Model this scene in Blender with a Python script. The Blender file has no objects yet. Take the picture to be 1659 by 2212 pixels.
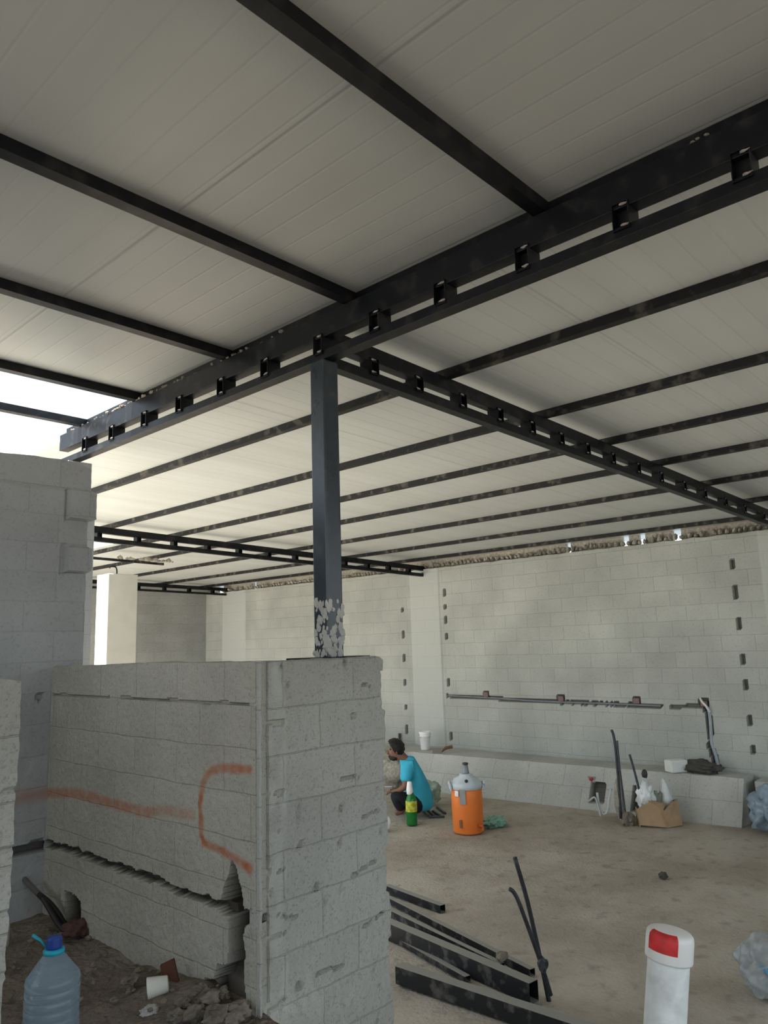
import bpy, bmesh, math, random
import numpy as np
from mathutils import Vector, Matrix, noise, Euler

random.seed(7)
SC = bpy.context.scene
COL = SC.collection
R_ = math.radians

# ------------------------------------------------------------------ camera
H = 1.85
F = 1625.1
CX, CY = 829.5, 1106.0
RM = np.array([[0.67943272, -0.10500933, -0.7261847],
               [-0.73307265, -0.13928175, -0.6657365],
               [-0.03123573, 0.9846693, -0.17161205]])
cam_d = bpy.data.cameras.new('camera')
cam = bpy.data.objects.new('camera', cam_d)
COL.objects.link(cam)
M4 = Matrix([list(RM[0]) + [0], list(RM[1]) + [0], list(RM[2]) + [H], [0, 0, 0, 1]])
cam.matrix_world = M4
cam_d.sensor_fit = 'HORIZONTAL'
cam_d.sensor_width = 36
cam_d.lens = F / 1659 * 36
cam_d.clip_start = 0.05
cam_d.clip_end = 200
SC.camera = cam

# ------------------------------------------------------------------ light
SC.view_settings.view_transform = 'Standard'
SC.view_settings.look = 'None'
SC.view_settings.gamma = 1
SC.view_settings.exposure = 0.0
w = bpy.data.worlds.new('World')
SC.world = w
w.use_nodes = True
nt = w.node_tree
nt.nodes.clear()
wo = nt.nodes.new('ShaderNodeOutputWorld')
bg = nt.nodes.new('ShaderNodeBackground')
sky = nt.nodes.new('ShaderNodeTexSky')
sky.sky_type = 'NISHITA'
sky.sun_disc = False
sky.sun_elevation = R_(58)
sky.sun_rotation = R_(-90)
sky.air_density = 1.2
sky.dust_density = 3.0
mixn = nt.nodes.new('ShaderNodeMixRGB')
mixn.inputs[0].default_value = 0.75
mixn.inputs[2].default_value = (5.2, 6.0, 6.6, 1)
nt.links.new(sky.outputs[0], mixn.inputs[1])
nt.links.new(mixn.outputs[0], bg.inputs[0])
bg.inputs[1].default_value = 0.33
nt.links.new(bg.outputs[0], wo.inputs[0])

sd = bpy.data.lights.new('sun', 'SUN')
sd.energy = 22.0
sd.angle = R_(0.6)
sd.color = (1.0, 0.97, 0.92)
so = bpy.data.objects.new('sun', sd)
COL.objects.link(so)
to_sun = Vector((-1.0, 0.0, 1.70)).normalized()
so.rotation_euler = to_sun.to_track_quat('Z', 'Y').to_euler()
so.location = (-8, 6, 12)


# ------------------------------------------------------------------ placement helpers
def ray(x, y):
    return RM @ np.array([x - CX, -(y - CY), -F])


def onz(x, y, z=0.0):
    r = ray(x, y)
    t = (z - H) / r[2]
    return Vector((t * r[0], t * r[1], z))


def onx(x, y, X):
    r = ray(x, y)
    t = X / r[0]
    return Vector((X, t * r[1], H + t * r[2]))


def ony(x, y, Y):
    r = ray(x, y)
    t = Y / r[1]
    return Vector((t * r[0], Y, H + t * r[2]))


def atd(x, y, depth):
    r = ray(x, y) / F * depth
    return Vector((r[0], r[1], H + r[2]))


RIGHT = Vector((0.68, -0.733, 0)).normalized()      # towards the right of the picture, level
AWAY = Vector((0.733, 0.68, 0)).normalized()


# ------------------------------------------------------------------ materials
def new_mat(name):
    m = bpy.data.materials.new(name)
    m.use_nodes = True
    n = m.node_tree
    b = n.nodes['Principled BSDF']
    return m, n, b


def simple(name, col, rough=0.6, metal=0.0, spec=0.4, var=0.12, scale=12, bump=0.0, bscale=60, trans=0.0, alpha=1.0):
    m, n, b = new_mat(name)
    tc = n.nodes.new('ShaderNodeTexCoord')
    ns = n.nodes.new('ShaderNodeTexNoise')
    ns.inputs['Scale'].default_value = scale
    ns.inputs['Detail'].default_value = 5
    n.links.new(tc.outputs['Object'], ns.inputs['Vector'])
    rp = n.nodes.new('ShaderNodeMapRange')
    rp.inputs[1].default_value = 0.3
    rp.inputs[2].default_value = 0.7
    rp.inputs[3].default_value = 1 - var
    rp.inputs[4].default_value = 1 + var
    n.links.new(ns.outputs[0], rp.inputs[0])
    mx = n.nodes.new('ShaderNodeVectorMath')
    mx.operation = 'SCALE'
    mx.inputs[0].default_value = col[:3]
    n.links.new(rp.outputs[0], mx.inputs['Scale'])
    n.links.new(mx.outputs[0], b.inputs['Base Color'])
    b.inputs['Roughness'].default_value = rough
    b.inputs['Metallic'].default_value = metal
    b.inputs['Specular IOR Level'].default_value = spec
    b.inputs['Transmission Weight'].default_value = trans
    b.inputs['Alpha'].default_value = alpha
    if bump:
        n2 = n.nodes.new('ShaderNodeTexNoise')
        n2.inputs['Scale'].default_value = bscale
        n2.inputs['Detail'].default_value = 6
        n.links.new(tc.outputs['Object'], n2.inputs['Vector'])
        bp = n.nodes.new('ShaderNodeBump')
        bp.inputs['Strength'].default_value = bump
        bp.inputs['Distance'].default_value = 0.01
        n.links.new(n2.outputs[0], bp.inputs['Height'])
        n.links.new(bp.outputs[0], b.inputs['Normal'])
    return m


def block_mat(name, axis, bw, rh, zoff=0.0, uoff=0.0, base=(0.40, 0.385, 0.345), mortar=0.82, joint=0.006, rough_bump=0.35,
              nscale=90, bands=False, attr=False, pit=0.6):
    """Concrete block masonry. axis 'x' = courses run along world X, 'y' = along world Y."""
    m, n, b = new_mat(name)
    L = n.links
    geo = n.nodes.new('ShaderNodeNewGeometry')
    sep = n.nodes.new('ShaderNodeSeparateXYZ')
    L.new(geo.outputs['Position'], sep.inputs[0])
    cmb = n.nodes.new('ShaderNodeCombineXYZ')
    au = n.nodes.new('ShaderNodeMath'); au.operation = 'ADD'; au.inputs[1].default_value = uoff + 20 * bw
    az = n.nodes.new('ShaderNodeMath'); az.operation = 'ADD'; az.inputs[1].default_value = zoff
    L.new(sep.outputs[0 if axis == 'x' else 1], au.inputs[0])
    L.new(sep.outputs[2], az.inputs[0])
    # wavy joints
    wn = n.nodes.new('ShaderNodeTexNoise'); wn.inputs['Scale'].default_value = 5; wn.inputs['Detail'].default_value = 4
    L.new(geo.outputs['Position'], wn.inputs['Vector'])
    wm = n.nodes.new('ShaderNodeMath'); wm.operation = 'MULTIPLY_ADD'; wm.inputs[1].default_value = 0.02; wm.inputs[2].default_value = -0.01
    L.new(wn.outputs[0], wm.inputs[0])
    az2 = n.nodes.new('ShaderNodeMath'); az2.operation = 'ADD'
    L.new(az.outputs[0], az2.inputs[0]); L.new(wm.outputs[0], az2.inputs[1])
    L.new(au.outputs[0], cmb.inputs[0]); L.new(az2.outputs[0], cmb.inputs[1])
    br = n.nodes.new('ShaderNodeTexBrick')
    br.inputs['Scale'].default_value = 1.0
    br.inputs['Brick Width'].default_value = bw
    br.inputs['Row Height'].default_value = rh
    br.inputs['Mortar Size'].default_value = joint
    br.inputs['Mortar Smooth'].default_value = 0.7
    br.inputs['Color1'].default_value = (1, 1, 1, 1)
    br.inputs['Color2'].default_value = (0.93, 0.93, 0.93, 1)
    br.inputs['Mortar'].default_value = (mortar, mortar, mortar * 0.98, 1)
    L.new(cmb.outputs[0], br.inputs['Vector'])
    # broad stains
    n1 = n.nodes.new('ShaderNodeTexNoise'); n1.inputs['Scale'].default_value = 1.6; n1.inputs['Detail'].default_value = 7
    L.new(geo.outputs['Position'], n1.inputs['Vector'])
    r1 = n.nodes.new('ShaderNodeMapRange'); r1.inputs[1].default_value = .3; r1.inputs[2].default_value = .7; r1.inputs[3].default_value = .84; r1.inputs[4].default_value = 1.12
    L.new(n1.outputs[0], r1.inputs[0])
    # pits
    n3 = n.nodes.new('ShaderNodeTexNoise'); n3.inputs['Scale'].default_value = nscale; n3.inputs['Detail'].default_value = 3
    L.new(geo.outputs['Position'], n3.inputs['Vector'])
    r3 = n.nodes.new('ShaderNodeMapRange'); r3.inputs[1].default_value = .30; r3.inputs[2].default_value = .45; r3.inputs[3].default_value = pit; r3.inputs[4].default_value = 1.0
    L.new(n3.outputs[0], r3.inputs[0])
    m1 = n.nodes.new('ShaderNodeMath'); m1.operation = 'MULTIPLY'
    L.new(r1.outputs[0], m1.inputs[0]); L.new(r3.outputs[0], m1.inputs[1])
    sc1 = n.nodes.new('ShaderNodeVectorMath'); sc1.operation = 'SCALE'
    L.new(br.outputs['Color'], sc1.inputs[0]); L.new(m1.outputs[0], sc1.inputs['Scale'])
    mu = n.nodes.new('ShaderNodeVectorMath'); mu.operation = 'MULTIPLY'
    mu.inputs[1].default_value = base
    L.new(sc1.outputs[0], mu.inputs[0])
    out = mu.outputs[0]
    if attr:
        at = n.nodes.new('ShaderNodeAttribute'); at.attribute_name = 'paint'
        mxr = n.nodes.new('ShaderNodeMixRGB')
        # speckled spray: modulate with noise
        ml = n.nodes.new('ShaderNodeMath'); ml.operation = 'MULTIPLY'
        sp = n.nodes.new('ShaderNodeSeparateXYZ'); L.new(at.outputs['Color'], sp.inputs[0])
        L.new(sp.outputs[0], ml.inputs[0]); L.new(r3.outputs[0], ml.inputs[1])
        mxr.inputs[2].default_value = (0.40, 0.115, 0.04, 1)
        L.new(ml.outputs[0], mxr.inputs[0]); L.new(out, mxr.inputs[1])
        # second channel: recess shade painted dark into chases, holes and grooves
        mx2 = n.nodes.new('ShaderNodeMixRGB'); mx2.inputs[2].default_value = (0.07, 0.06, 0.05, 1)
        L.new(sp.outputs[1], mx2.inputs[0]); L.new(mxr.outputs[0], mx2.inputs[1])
        # third channel: smooth poured concrete
        mx3 = n.nodes.new('ShaderNodeMixRGB'); mx3.inputs[2].default_value = (base[0] * 1.12, base[1] * 1.13, base[2] * 1.15, 1)
        L.new(sp.outputs[2], mx3.inputs[0]); L.new(mx2.outputs[0], mx3.inputs[1])
        out = mx3.outputs[0]
    L.new(out, b.inputs['Base Color'])
    b.inputs['Roughness'].default_value = 0.95
    b.inputs['Specular IOR Level'].default_value = 0.15
    bp = n.nodes.new('ShaderNodeBump'); bp.inputs['Strength'].default_value = rough_bump; bp.inputs['Distance'].default_value = 0.006
    ad = n.nodes.new('ShaderNodeMath'); ad.operation = 'MULTIPLY_ADD'; ad.inputs[1].default_value = -1.2
    L.new(br.outputs['Fac'], ad.inputs[0]); L.new(n3.outputs[0], ad.inputs[2])
    L.new(ad.outputs[0], bp.inputs['Height'])
    L.new(bp.outputs[0], b.inputs['Normal'])
    return m


def panel_mat(name, axis, pitch=0.10, joint=1.0, col=(0.555, 0.58, 0.565), bump=0.5, phase=0.0, dark=.10, l2k=2.0, jph=0.0):
    """White pre-painted roof sheet; fine ribs whose stripes vary along `axis`."""
    m, n, b = new_mat(name)
    L = n.links
    geo = n.nodes.new('ShaderNodeNewGeometry')
    sep = n.nodes.new('ShaderNodeSeparateXYZ'); L.new(geo.outputs['Position'], sep.inputs[0])
    o = sep.outputs[0 if axis == 'x' else 1]

    def line(period, width, ph=phase):
        d = n.nodes.new('ShaderNodeMath'); d.operation = 'MULTIPLY_ADD'; d.inputs[1].default_value = 1 / period; d.inputs[2].default_value = 100 + ph
        L.new(o, d.inputs[0])
        f = n.nodes.new('ShaderNodeMath'); f.operation = 'FRACT'; L.new(d.outputs[0], f.inputs[0])
        s = n.nodes.new('ShaderNodeMath'); s.operation = 'SUBTRACT'; s.inputs[1].default_value = .5; L.new(f.outputs[0], s.inputs[0])
        a = n.nodes.new('ShaderNodeMath'); a.operation = 'ABSOLUTE'; L.new(s.outputs[0], a.inputs[0])
        r = n.nodes.new('ShaderNodeMapRange'); r.inputs[1].default_value = 0; r.inputs[2].default_value = width / period
        r.inputs[3].default_value = 1; r.inputs[4].default_value = 0
        L.new(a.outputs[0], r.inputs[0])
        return r.outputs[0]
    l1 = line(pitch, 0.006)
    l2 = line(joint, 0.008, jph)
    mx = n.nodes.new('ShaderNodeMath'); mx.operation = 'MAXIMUM'; L.new(l1, mx.inputs[0])
    l2s = n.nodes.new('ShaderNodeMath'); l2s.operation = 'MULTIPLY'; l2s.inputs[1].default_value = l2k; L.new(l2, l2s.inputs[0])
    L.new(l2s.outputs[0], mx.inputs[1])
    bp = n.nodes.new('ShaderNodeBump'); bp.invert = True
    bp.inputs['Strength'].default_value = bump; bp.inputs['Distance'].default_value = 0.004
    L.new(mx.outputs[0], bp.inputs['Height']); L.new(bp.outputs[0], b.inputs['Normal'])
    ns = n.nodes.new('ShaderNodeTexNoise'); ns.inputs['Scale'].default_value = 1.3; ns.inputs['Detail'].default_value = 5
    mp = n.nodes.new('ShaderNodeVectorMath'); mp.operation = 'MULTIPLY'
    mp.inputs[1].default_value = (3.0, .4, 1) if axis == 'x' else (.4, 3.0, 1)
    L.new(geo.outputs['Position'], mp.inputs[0]); L.new(mp.outputs[0], ns.inputs['Vector'])
    r = n.nodes.new('ShaderNodeMapRange'); r.inputs[1].default_value = .3; r.inputs[2].default_value = .7; r.inputs[3].default_value = .93; r.inputs[4].default_value = 1.05
    L.new(ns.outputs[0], r.inputs[0])
    dk = n.nodes.new('ShaderNodeMath'); dk.operation = 'MULTIPLY_ADD'; dk.inputs[1].default_value = -dark; dk.inputs[2].default_value = 1
    L.new(mx.outputs[0], dk.inputs[0])
    mm = n.nodes.new('ShaderNodeMath'); mm.operation = 'MULTIPLY'; L.new(r.outputs[0], mm.inputs[0]); L.new(dk.outputs[0], mm.inputs[1])
    sc = n.nodes.new('ShaderNodeVectorMath'); sc.operation = 'SCALE'; sc.inputs[0].default_value = col
    L.new(mm.outputs[0], sc.inputs['Scale']); L.new(sc.outputs[0], b.inputs['Base Color'])
    b.inputs['Roughness'].default_value = 0.42
    b.inputs['Specular IOR Level'].default_value = 0.35
    return m


def steel_mat(name, col=(0.0035, 0.004, 0.006), dust=0.0, rough=0.34, spec=.28, settle=0.0):
    m, n, b = new_mat(name)
    L = n.links
    geo = n.nodes.new('ShaderNodeNewGeometry')
    ns = n.nodes.new('ShaderNodeTexNoise'); ns.inputs['Scale'].default_value = 14; ns.inputs['Detail'].default_value = 8
    L.new(geo.outputs['Position'], ns.inputs['Vector'])
    r = n.nodes.new('ShaderNodeMapRange'); r.inputs[1].default_value = .52; r.inputs[2].default_value = .66; r.inputs[3].default_value = 0; r.inputs[4].default_value = dust
    L.new(ns.outputs[0], r.inputs[0])
    mx = n.nodes.new('ShaderNodeMixRGB'); mx.inputs[1].default_value = (*col, 1); mx.inputs[2].default_value = (.22, .20, .17, 1) if not settle else (.34, .33, .29, 1)
    if settle:
        # dust settled on the faces that look up
        sp = n.nodes.new('ShaderNodeSeparateXYZ'); L.new(geo.outputs['True Normal'], sp.inputs[0])
        st = n.nodes.new('ShaderNodeMapRange'); st.inputs[1].default_value = .5; st.inputs[2].default_value = .9; st.inputs[4].default_value = settle
        L.new(sp.outputs[2], st.inputs[0])
        mxm = n.nodes.new('ShaderNodeMath'); mxm.operation = 'MAXIMUM'; L.new(st.outputs[0], mxm.inputs[0]); L.new(r.outputs[0], mxm.inputs[1])
        L.new(mxm.outputs[0], mx.inputs[0])
    else:
        L.new(r.outputs[0], mx.inputs[0])
    L.new(mx.outputs[0], b.inputs['Base Color'])
    rr = n.nodes.new('ShaderNodeMapRange'); rr.inputs[3].default_value = rough - .06; rr.inputs[4].default_value = rough + .25
    L.new(ns.outputs[0], rr.inputs[0]); L.new(rr.outputs[0], b.inputs['Roughness'])
    b.inputs['Specular IOR Level'].default_value = spec
    return m


def floor_mat(name, c1=(0.34, 0.295, 0.24), c2=(0.46, 0.415, 0.35), c3=(0.20, 0.175, 0.145), s=1.2, bump=0.6):
    m, n, b = new_mat(name)
    L = n.links
    geo = n.nodes.new('ShaderNodeNewGeometry')
    n1 = n.nodes.new('ShaderNodeTexNoise'); n1.inputs['Scale'].default_value = s; n1.inputs['Detail'].default_value = 8; n1.inputs['Roughness'].default_value = .62
    n2 = n.nodes.new('ShaderNodeTexNoise'); n2.inputs['Scale'].default_value = s * 7; n2.inputs['Detail'].default_value = 8
    n3 = n.nodes.new('ShaderNodeTexNoise'); n3.inputs['Scale'].default_value = 45; n3.inputs['Detail'].default_value = 6
    for x in (n1, n2, n3):
        L.new(geo.outputs['Position'], x.inputs['Vector'])
    r1 = n.nodes.new('ShaderNodeMapRange'); r1.inputs[1].default_value = .38; r1.inputs[2].default_value = .62
    L.new(n1.outputs[0], r1.inputs[0])
    mx = n.nodes.new('ShaderNodeMixRGB'); mx.inputs[1].default_value = (*c1, 1); mx.inputs[2].default_value = (*c2, 1)
    L.new(r1.outputs[0], mx.inputs[0])
    r2 = n.nodes.new('ShaderNodeMapRange'); r2.inputs[1].default_value = .56; r2.inputs[2].default_value = .72; r2.inputs[4].default_value = .55
    L.new(n2.outputs[0], r2.inputs[0])
    m2 = n.nodes.new('ShaderNodeMixRGB'); m2.inputs[2].default_value = (*c3, 1)
    L.new(r2.outputs[0], m2.inputs[0]); L.new(mx.outputs[0], m2.inputs[1]); L.new(m2.outputs[0], b.inputs['Base Color'])
    ad = n.nodes.new('ShaderNodeMath'); ad.operation = 'ADD'; L.new(n2.outputs[0], ad.inputs[0]); L.new(n3.outputs[0], ad.inputs[1])
    bp = n.nodes.new('ShaderNodeBump'); bp.inputs['Strength'].default_value = bump; bp.inputs['Distance'].default_value = .02
    L.new(ad.outputs[0], bp.inputs['Height']); L.new(bp.outputs[0], b.inputs['Normal'])
    b.inputs['Roughness'].default_value = .9
    b.inputs['Specular IOR Level'].default_value = .2
    return m


M = {}
JX = 1.173
M['low'] = block_mat('block_partition', 'y', .29, .14, zoff=.015, base=(0.435, 0.415, 0.36), attr=True, nscale=120, joint=.004, mortar=.90, rough_bump=.5, pit=.75)
M['pier'] = block_mat('block_pier', 'x', .33, .15, zoff=.0, base=(0.405, 0.395, 0.355), attr=True, nscale=120, joint=.003, mortar=.93, rough_bump=.7, pit=.72)
M['tall'] = block_mat('block_tall', 'x', .28, .136, zoff=.09, base=(0.41, 0.415, 0.41), attr=True, nscale=90, joint=.004, mortar=.90, pit=.85)
M['far'] = block_mat('block_far', 'y', .34, .170, zoff=.05, base=(0.455, 0.47, 0.44), attr=True, nscale=45, joint=.006, mortar=.84, pit=.85)
M['back'] = block_mat('block_back', 'x', .34, .170, zoff=.05, base=(0.36, 0.365, 0.35), nscale=45, joint=.006, mortar=.90, pit=.8)
M['bench'] = block_mat('block_bench', 'y', .46, .24, zoff=.03, base=(0.50, 0.50, 0.465), attr=True, nscale=50, joint=.006, mortar=.78, pit=.8)
M['roofR'] = panel_mat('roof_sheet_right', 'y', .11, .90, bump=.35, dark=.07)
M['roofL'] = panel_mat('roof_sheet_left', 'x', .10, 4.0, bump=.15, dark=.04, l2k=5.0, jph=.5 - JX / 4.0, col=(.47, .485, .465))  # same sheet as the right roof; weaker light painted in as darker colour
M['steel'] = steel_mat('painted_black_steel', dust=.07)
M['steel_dusty'] = steel_mat('dusty_black_steel', col=(.012, .012, .013), dust=.35, rough=.5)
M['steel_floor'] = steel_mat('dust_covered_steel', col=(.012, .012, .013), dust=.22, rough=.6, settle=.75)
M['post'] = steel_mat('post_steel', col=(.020, .030, .040), dust=.12, rough=.22, spec=.6)
M['weld'] = simple('weld_spatter', (.35, .30, .27), .5, .3)
M['floor'] = floor_mat('dusty_floor')
M['soil'] = floor_mat('rubbly_soil', c1=(.17, .135, .105), c2=(.25, .21, .17), c3=(.085, .065, .05), s=3.5, bump=1.0)
M['yard'] = floor_mat('yard_ground', c1=(.52, .48, .41), c2=(.60, .56, .48), c3=(.42, .37, .31), s=.8)
M['mortar'] = simple('loose_mortar', (.42, .39, .33), .95, var=.3, scale=30, bump=.8)
M['conc'] = simple('poured_concrete', (.44, .43, .39), .9, var=.1, scale=6, bump=.4)
M['rock'] = simple('rubble', (.20, .17, .135), .95, var=.35, scale=14, bump=.8)


# ------------------------------------------------------------------ object helpers
def tag(o, label=None, cat=None, group=None, kind=None):
    if label: o['label'] = label
    if cat: o['category'] = cat
    if group: o['group'] = group
    if kind: o['kind'] = kind
    return o


def link_mesh(name, me, mat=None, parent=None):
    o = bpy.data.objects.new(name, me)
    COL.objects.link(o)
    if mat is not None:
        me.materials.append(mat)
    if parent is not None:
        o.parent = parent
        o.matrix_parent_inverse = parent_inv(parent)
    return o


def parent_inv(p):
    return p.matrix_basis.inverted()          # meshes are written in world coordinates


def thing(name, loc, label, cat, group=None):
    o = bpy.data.objects.new(name, None)
    COL.objects.link(o)
    o.location = loc
    o.empty_display_size = .1
    tag(o, label, cat, group)
    return o


def bm_obj(name, bm, mat=None, parent=None, smooth=False):
    me = bpy.data.meshes.new(name)
    bmesh.ops.recalc_face_normals(bm, faces=bm.faces)
    bm.to_mesh(me)
    bm.free()
    if smooth:
        for p in me.polygons:
            p.use_smooth = True
    return link_mesh(name, me, mat, parent)


def add_box(bm, a, b):
    x0, y0, z0 = a
    x1, y1, z1 = b
    v = [bm.verts.new(p) for p in [(x0, y0, z0), (x1, y0, z0), (x1, y1, z0), (x0, y1, z0), (x0, y0, z1), (x1, y0, z1), (x1, y1, z1), (x0, y1, z1)]]
    for f in [(0, 3, 2, 1), (4, 5, 6, 7), (0, 1, 5, 4), (1, 2, 6, 5), (2, 3, 7, 6), (3, 0, 4, 7)]:
        bm.faces.new([v[i] for i in f])


def add_beam(bm, p, q, wdt, hgt, up=Vector((0, 0, 1)), hollow=0.0):
    """rectangular tube between centre points p and q"""
    p, q = Vector(p), Vector(q)
    d = (q - p).normalized()
    s = d.cross(up).normalized() * wdt / 2
    u = s.cross(d).normalized() * hgt / 2
    a = [bm.verts.new(p + s * i + u * j) for i, j in ((-1, -1), (1, -1), (1, 1), (-1, 1))]
    c = [bm.verts.new(q + s * i + u * j) for i, j in ((-1, -1), (1, -1), (1, 1), (-1, 1))]
    for i in range(4):
        k = (i + 1) % 4
        bm.faces.new([a[i], a[k], c[k], c[i]])
    if hollow:
        for ring, base, sg in ((a, p, 1), (c, q, -1)):
            kk = 1 - 2 * hollow / wdt
            kh = 1 - 2 * hollow / hgt
            inn = [bm.verts.new(base + s * i * kk + u * j * kh) for i, j in ((-1, -1), (1, -1), (1, 1), (-1, 1))]
            dep = [bm.verts.new(base + d * sg * min(wdt * 1.6, (q - p).length * .45) + s * i * kk + u * j * kh) for i, j in ((-1, -1), (1, -1), (1, 1), (-1, 1))]
            for i in range(4):
                k = (i + 1) % 4
                bm.faces.new([ring[i], ring[k], inn[k], inn[i]])
                bm.faces.new([inn[i], inn[k], dep[k], dep[i]])
            bm.faces.new(dep)
    else:
        bm.faces.new(a[::-1])
        bm.faces.new(c)


def bevel(o, wd=.003, seg=2):
    md = o.modifiers.new('bevel', 'BEVEL')
    md.width = wd
    md.segments = seg
    md.limit_method = 'ANGLE'
    return o


def lathe(bm, prof, seg=32, base=Vector((0, 0, 0)), axis=None, cap=True):
    """profile of (r,z) from bottom to top"""
    rot = Matrix.Identity(3)
    if axis is not None:
        rot = Vector(axis).normalized().to_track_quat('Z', 'Y').to_matrix()
    rings = []
    for r, z in prof:
        rings.append([bm.verts.new(base + rot @ Vector((r * math.cos(2 * math.pi * i / seg), r * math.sin(2 * math.pi * i / seg), z))) for i in range(seg)])
    for a, c in zip(rings, rings[1:]):
        for i in range(seg):
            k = (i + 1) % seg
            bm.faces.new([a[i], a[k], c[k], c[i]])
    if cap:
        bm.faces.new(rings[0][::-1])
        bm.faces.new(rings[-1])


def tube(bm, pts, rad, seg=8):
    pts = [Vector(p) for p in pts]
    rings = []
    for i, p in enumerate(pts):
        d = (pts[min(i + 1, len(pts) - 1)] - pts[max(i - 1, 0)]).normalized()
        s = d.cross(Vector((0.3, .2, 1))).normalized()
        u = s.cross(d).normalized()
        r = rad[i] if isinstance(rad, (list, tuple)) else rad
        rings.append([bm.verts.new(p + (s * math.cos(2 * math.pi * k / seg) + u * math.sin(2 * math.pi * k / seg)) * r) for k in range(seg)])
    for a, c in zip(rings, rings[1:]):
        for i in range(seg):
            k = (i + 1) % seg
            bm.faces.new([a[i], a[k], c[k], c[i]])
    bm.faces.new(rings[0][::-1])
    bm.faces.new(rings[-1])


def smoothpath(pts, n=6):
    pts = [Vector(p) for p in pts]
    out = []
    for i in range(len(pts) - 1):
        p0, p1, p2, p3 = pts[max(i - 1, 0)], pts[i], pts[i + 1], pts[min(i + 2, len(pts) - 1)]
        for k in range(n):
            t = k / n
            out.append(.5 * ((2 * p1) + (p2 - p0) * t + (2 * p0 - 5 * p1 + 4 * p2 - p3) * t * t + (3 * p1 - p0 - 3 * p2 + p3) * t ** 3))
    out.append(pts[-1])
    return out


def lump(bm, c, r, seed=0, amp=.35, freq=1.6, sub=3, flat=None):
    """irregular stone / crumpled volume; r = (rx,ry,rz)"""
    tmp = bmesh.new()
    bmesh.ops.create_icosphere(tmp, subdivisions=sub, radius=1)
    c = Vector(c)
    vm = {}
    for v in tmp.verts:
        n = v.co.normalized()
        d = 1 + amp * noise.noise(n * freq + Vector((seed * 3.1, seed * 1.7, 0))) + amp * .5 * noise.noise(n * freq * 2.7 + Vector((seed, 5, 2)))
        p = Vector((n.x * r[0] * d, n.y * r[1] * d, n.z * r[2] * d))
        if flat is not None:
            p.z = max(p.z, flat)
        vm[v.index] = bm.verts.new(c + p)
    for f in tmp.faces:
        bm.faces.new([vm[v.index] for v in f.verts])
    tmp.free()


def seg_dist(px, pz, pts):
    best = 9
    for (x0, z0), (x1, z1) in zip(pts, pts[1:]):
        dx, dz = x1 - x0, z1 - z0
        L2 = dx * dx + dz * dz
        t = 0 if L2 == 0 else max(0, min(1, ((px - x0) * dx + (pz - z0) * dz) / L2))
        d = math.hypot(px - x0 - t * dx, pz - z0 - t * dz)
        if d < best: best = d
    return best


def in_poly(x, z, poly):
    c = False
    j = len(poly) - 1
    for i in range(len(poly)):
        xi, zi = poly[i]
        xj, zj = poly[j]
        if (zi > z) != (zj > z) and x < (xj - xi) * (z - zi) / (zj - zi) + xi:
            c = not c
        j = i
    return c


def nz(x, y, z=0):
    return noise.noise(Vector((x, y, z)))


def relief_wall(name, axis, plane, side, u0, u1, z0, z1, step, thick, disp, col, mat, edge=None):
    """A slab whose visible face is a relief. axis 'x': runs along X in plane Y=plane; 'y': along Y in plane X=plane.
    The visible face looks towards -axis; disp(u,z)-> metres towards the viewer side (-); edge(u,z)->(u,z) shifts outline."""
    nu = max(2, int(round((u1 - u0) / step)) + 1)
    nzz = max(2, int(round((z1 - z0) / step)) + 1)
    us = np.linspace(u0, u1, nu)
    zs = np.linspace(z0, z1, nzz)
    verts, cols = [], []
    for z in zs:
        for u in us:
            uu, zz = (edge(u, z) if edge else (u, z))
            d = disp(u, z)
            verts.append((uu, plane - d, zz) if axis == 'x' else (plane - d, uu, zz))
            cols.append(col(u, z) if col else (0, 0, 0))
    faces = []
    flip = (axis == 'y')
    for j in range(nzz - 1):
        for i in range(nu - 1):
            a = j * nu + i
            f = (a, a + 1, a + nu + 1, a + nu)
            faces.append(f[::-1] if flip else f)
    ring = [i for i in range(nu)] + [j * nu + nu - 1 for j in range(1, nzz)] + [(nzz - 1) * nu + i for i in range(nu - 2, -1, -1)] + [j * nu for j in range(nzz - 2, 0, -1)]
    b0 = len(verts)
    for r in ring:
        v = verts[r]
        verts.append((v[0], plane + thick, v[2]) if axis == 'x' else (plane + thick, v[1], v[2]))
        cols.append((0, 0, 0))
    n = len(ring)
    for k in range(n):
        k2 = (k + 1) % n
        f = (ring[k], b0 + k, b0 + k2, ring[k2])
        faces.append(f[::-1] if flip else f)
    f = tuple(b0 + k for k in range(n))
    faces.append(f if flip else f[::-1])
    me = bpy.data.meshes.new(name)
    me.from_pydata(verts, [], faces)
    if col:
        ca = me.color_attributes.new('paint', 'FLOAT_COLOR', 'POINT')
        arr = np.ones((len(verts), 4), dtype=np.float32)
        arr[:, :3] = np.array(cols, dtype=np.float32)
        ca.data.foreach_set('color', arr.ravel())
    me.update()
    o = link_mesh(name, me, mat)
    tag(o, kind='structure')
    return o


# ------------------------------------------------------------------ layout (metres)
XC, YC = 1.544, 1.995       # corner of the low partition nearest the camera
XP, YP = 1.932, 2.077       # truss planes over the post
YT = 3.495                  # tall wall on the left
XF = 8.40                   # long far wall
YB = 12.43                  # back wall
YCOL = (2.66, 6.96, 11.76)


def zt(X):                  # underside of the purlins of the right roof
    return 3.102 - .0206 * (X - 2.05)


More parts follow.
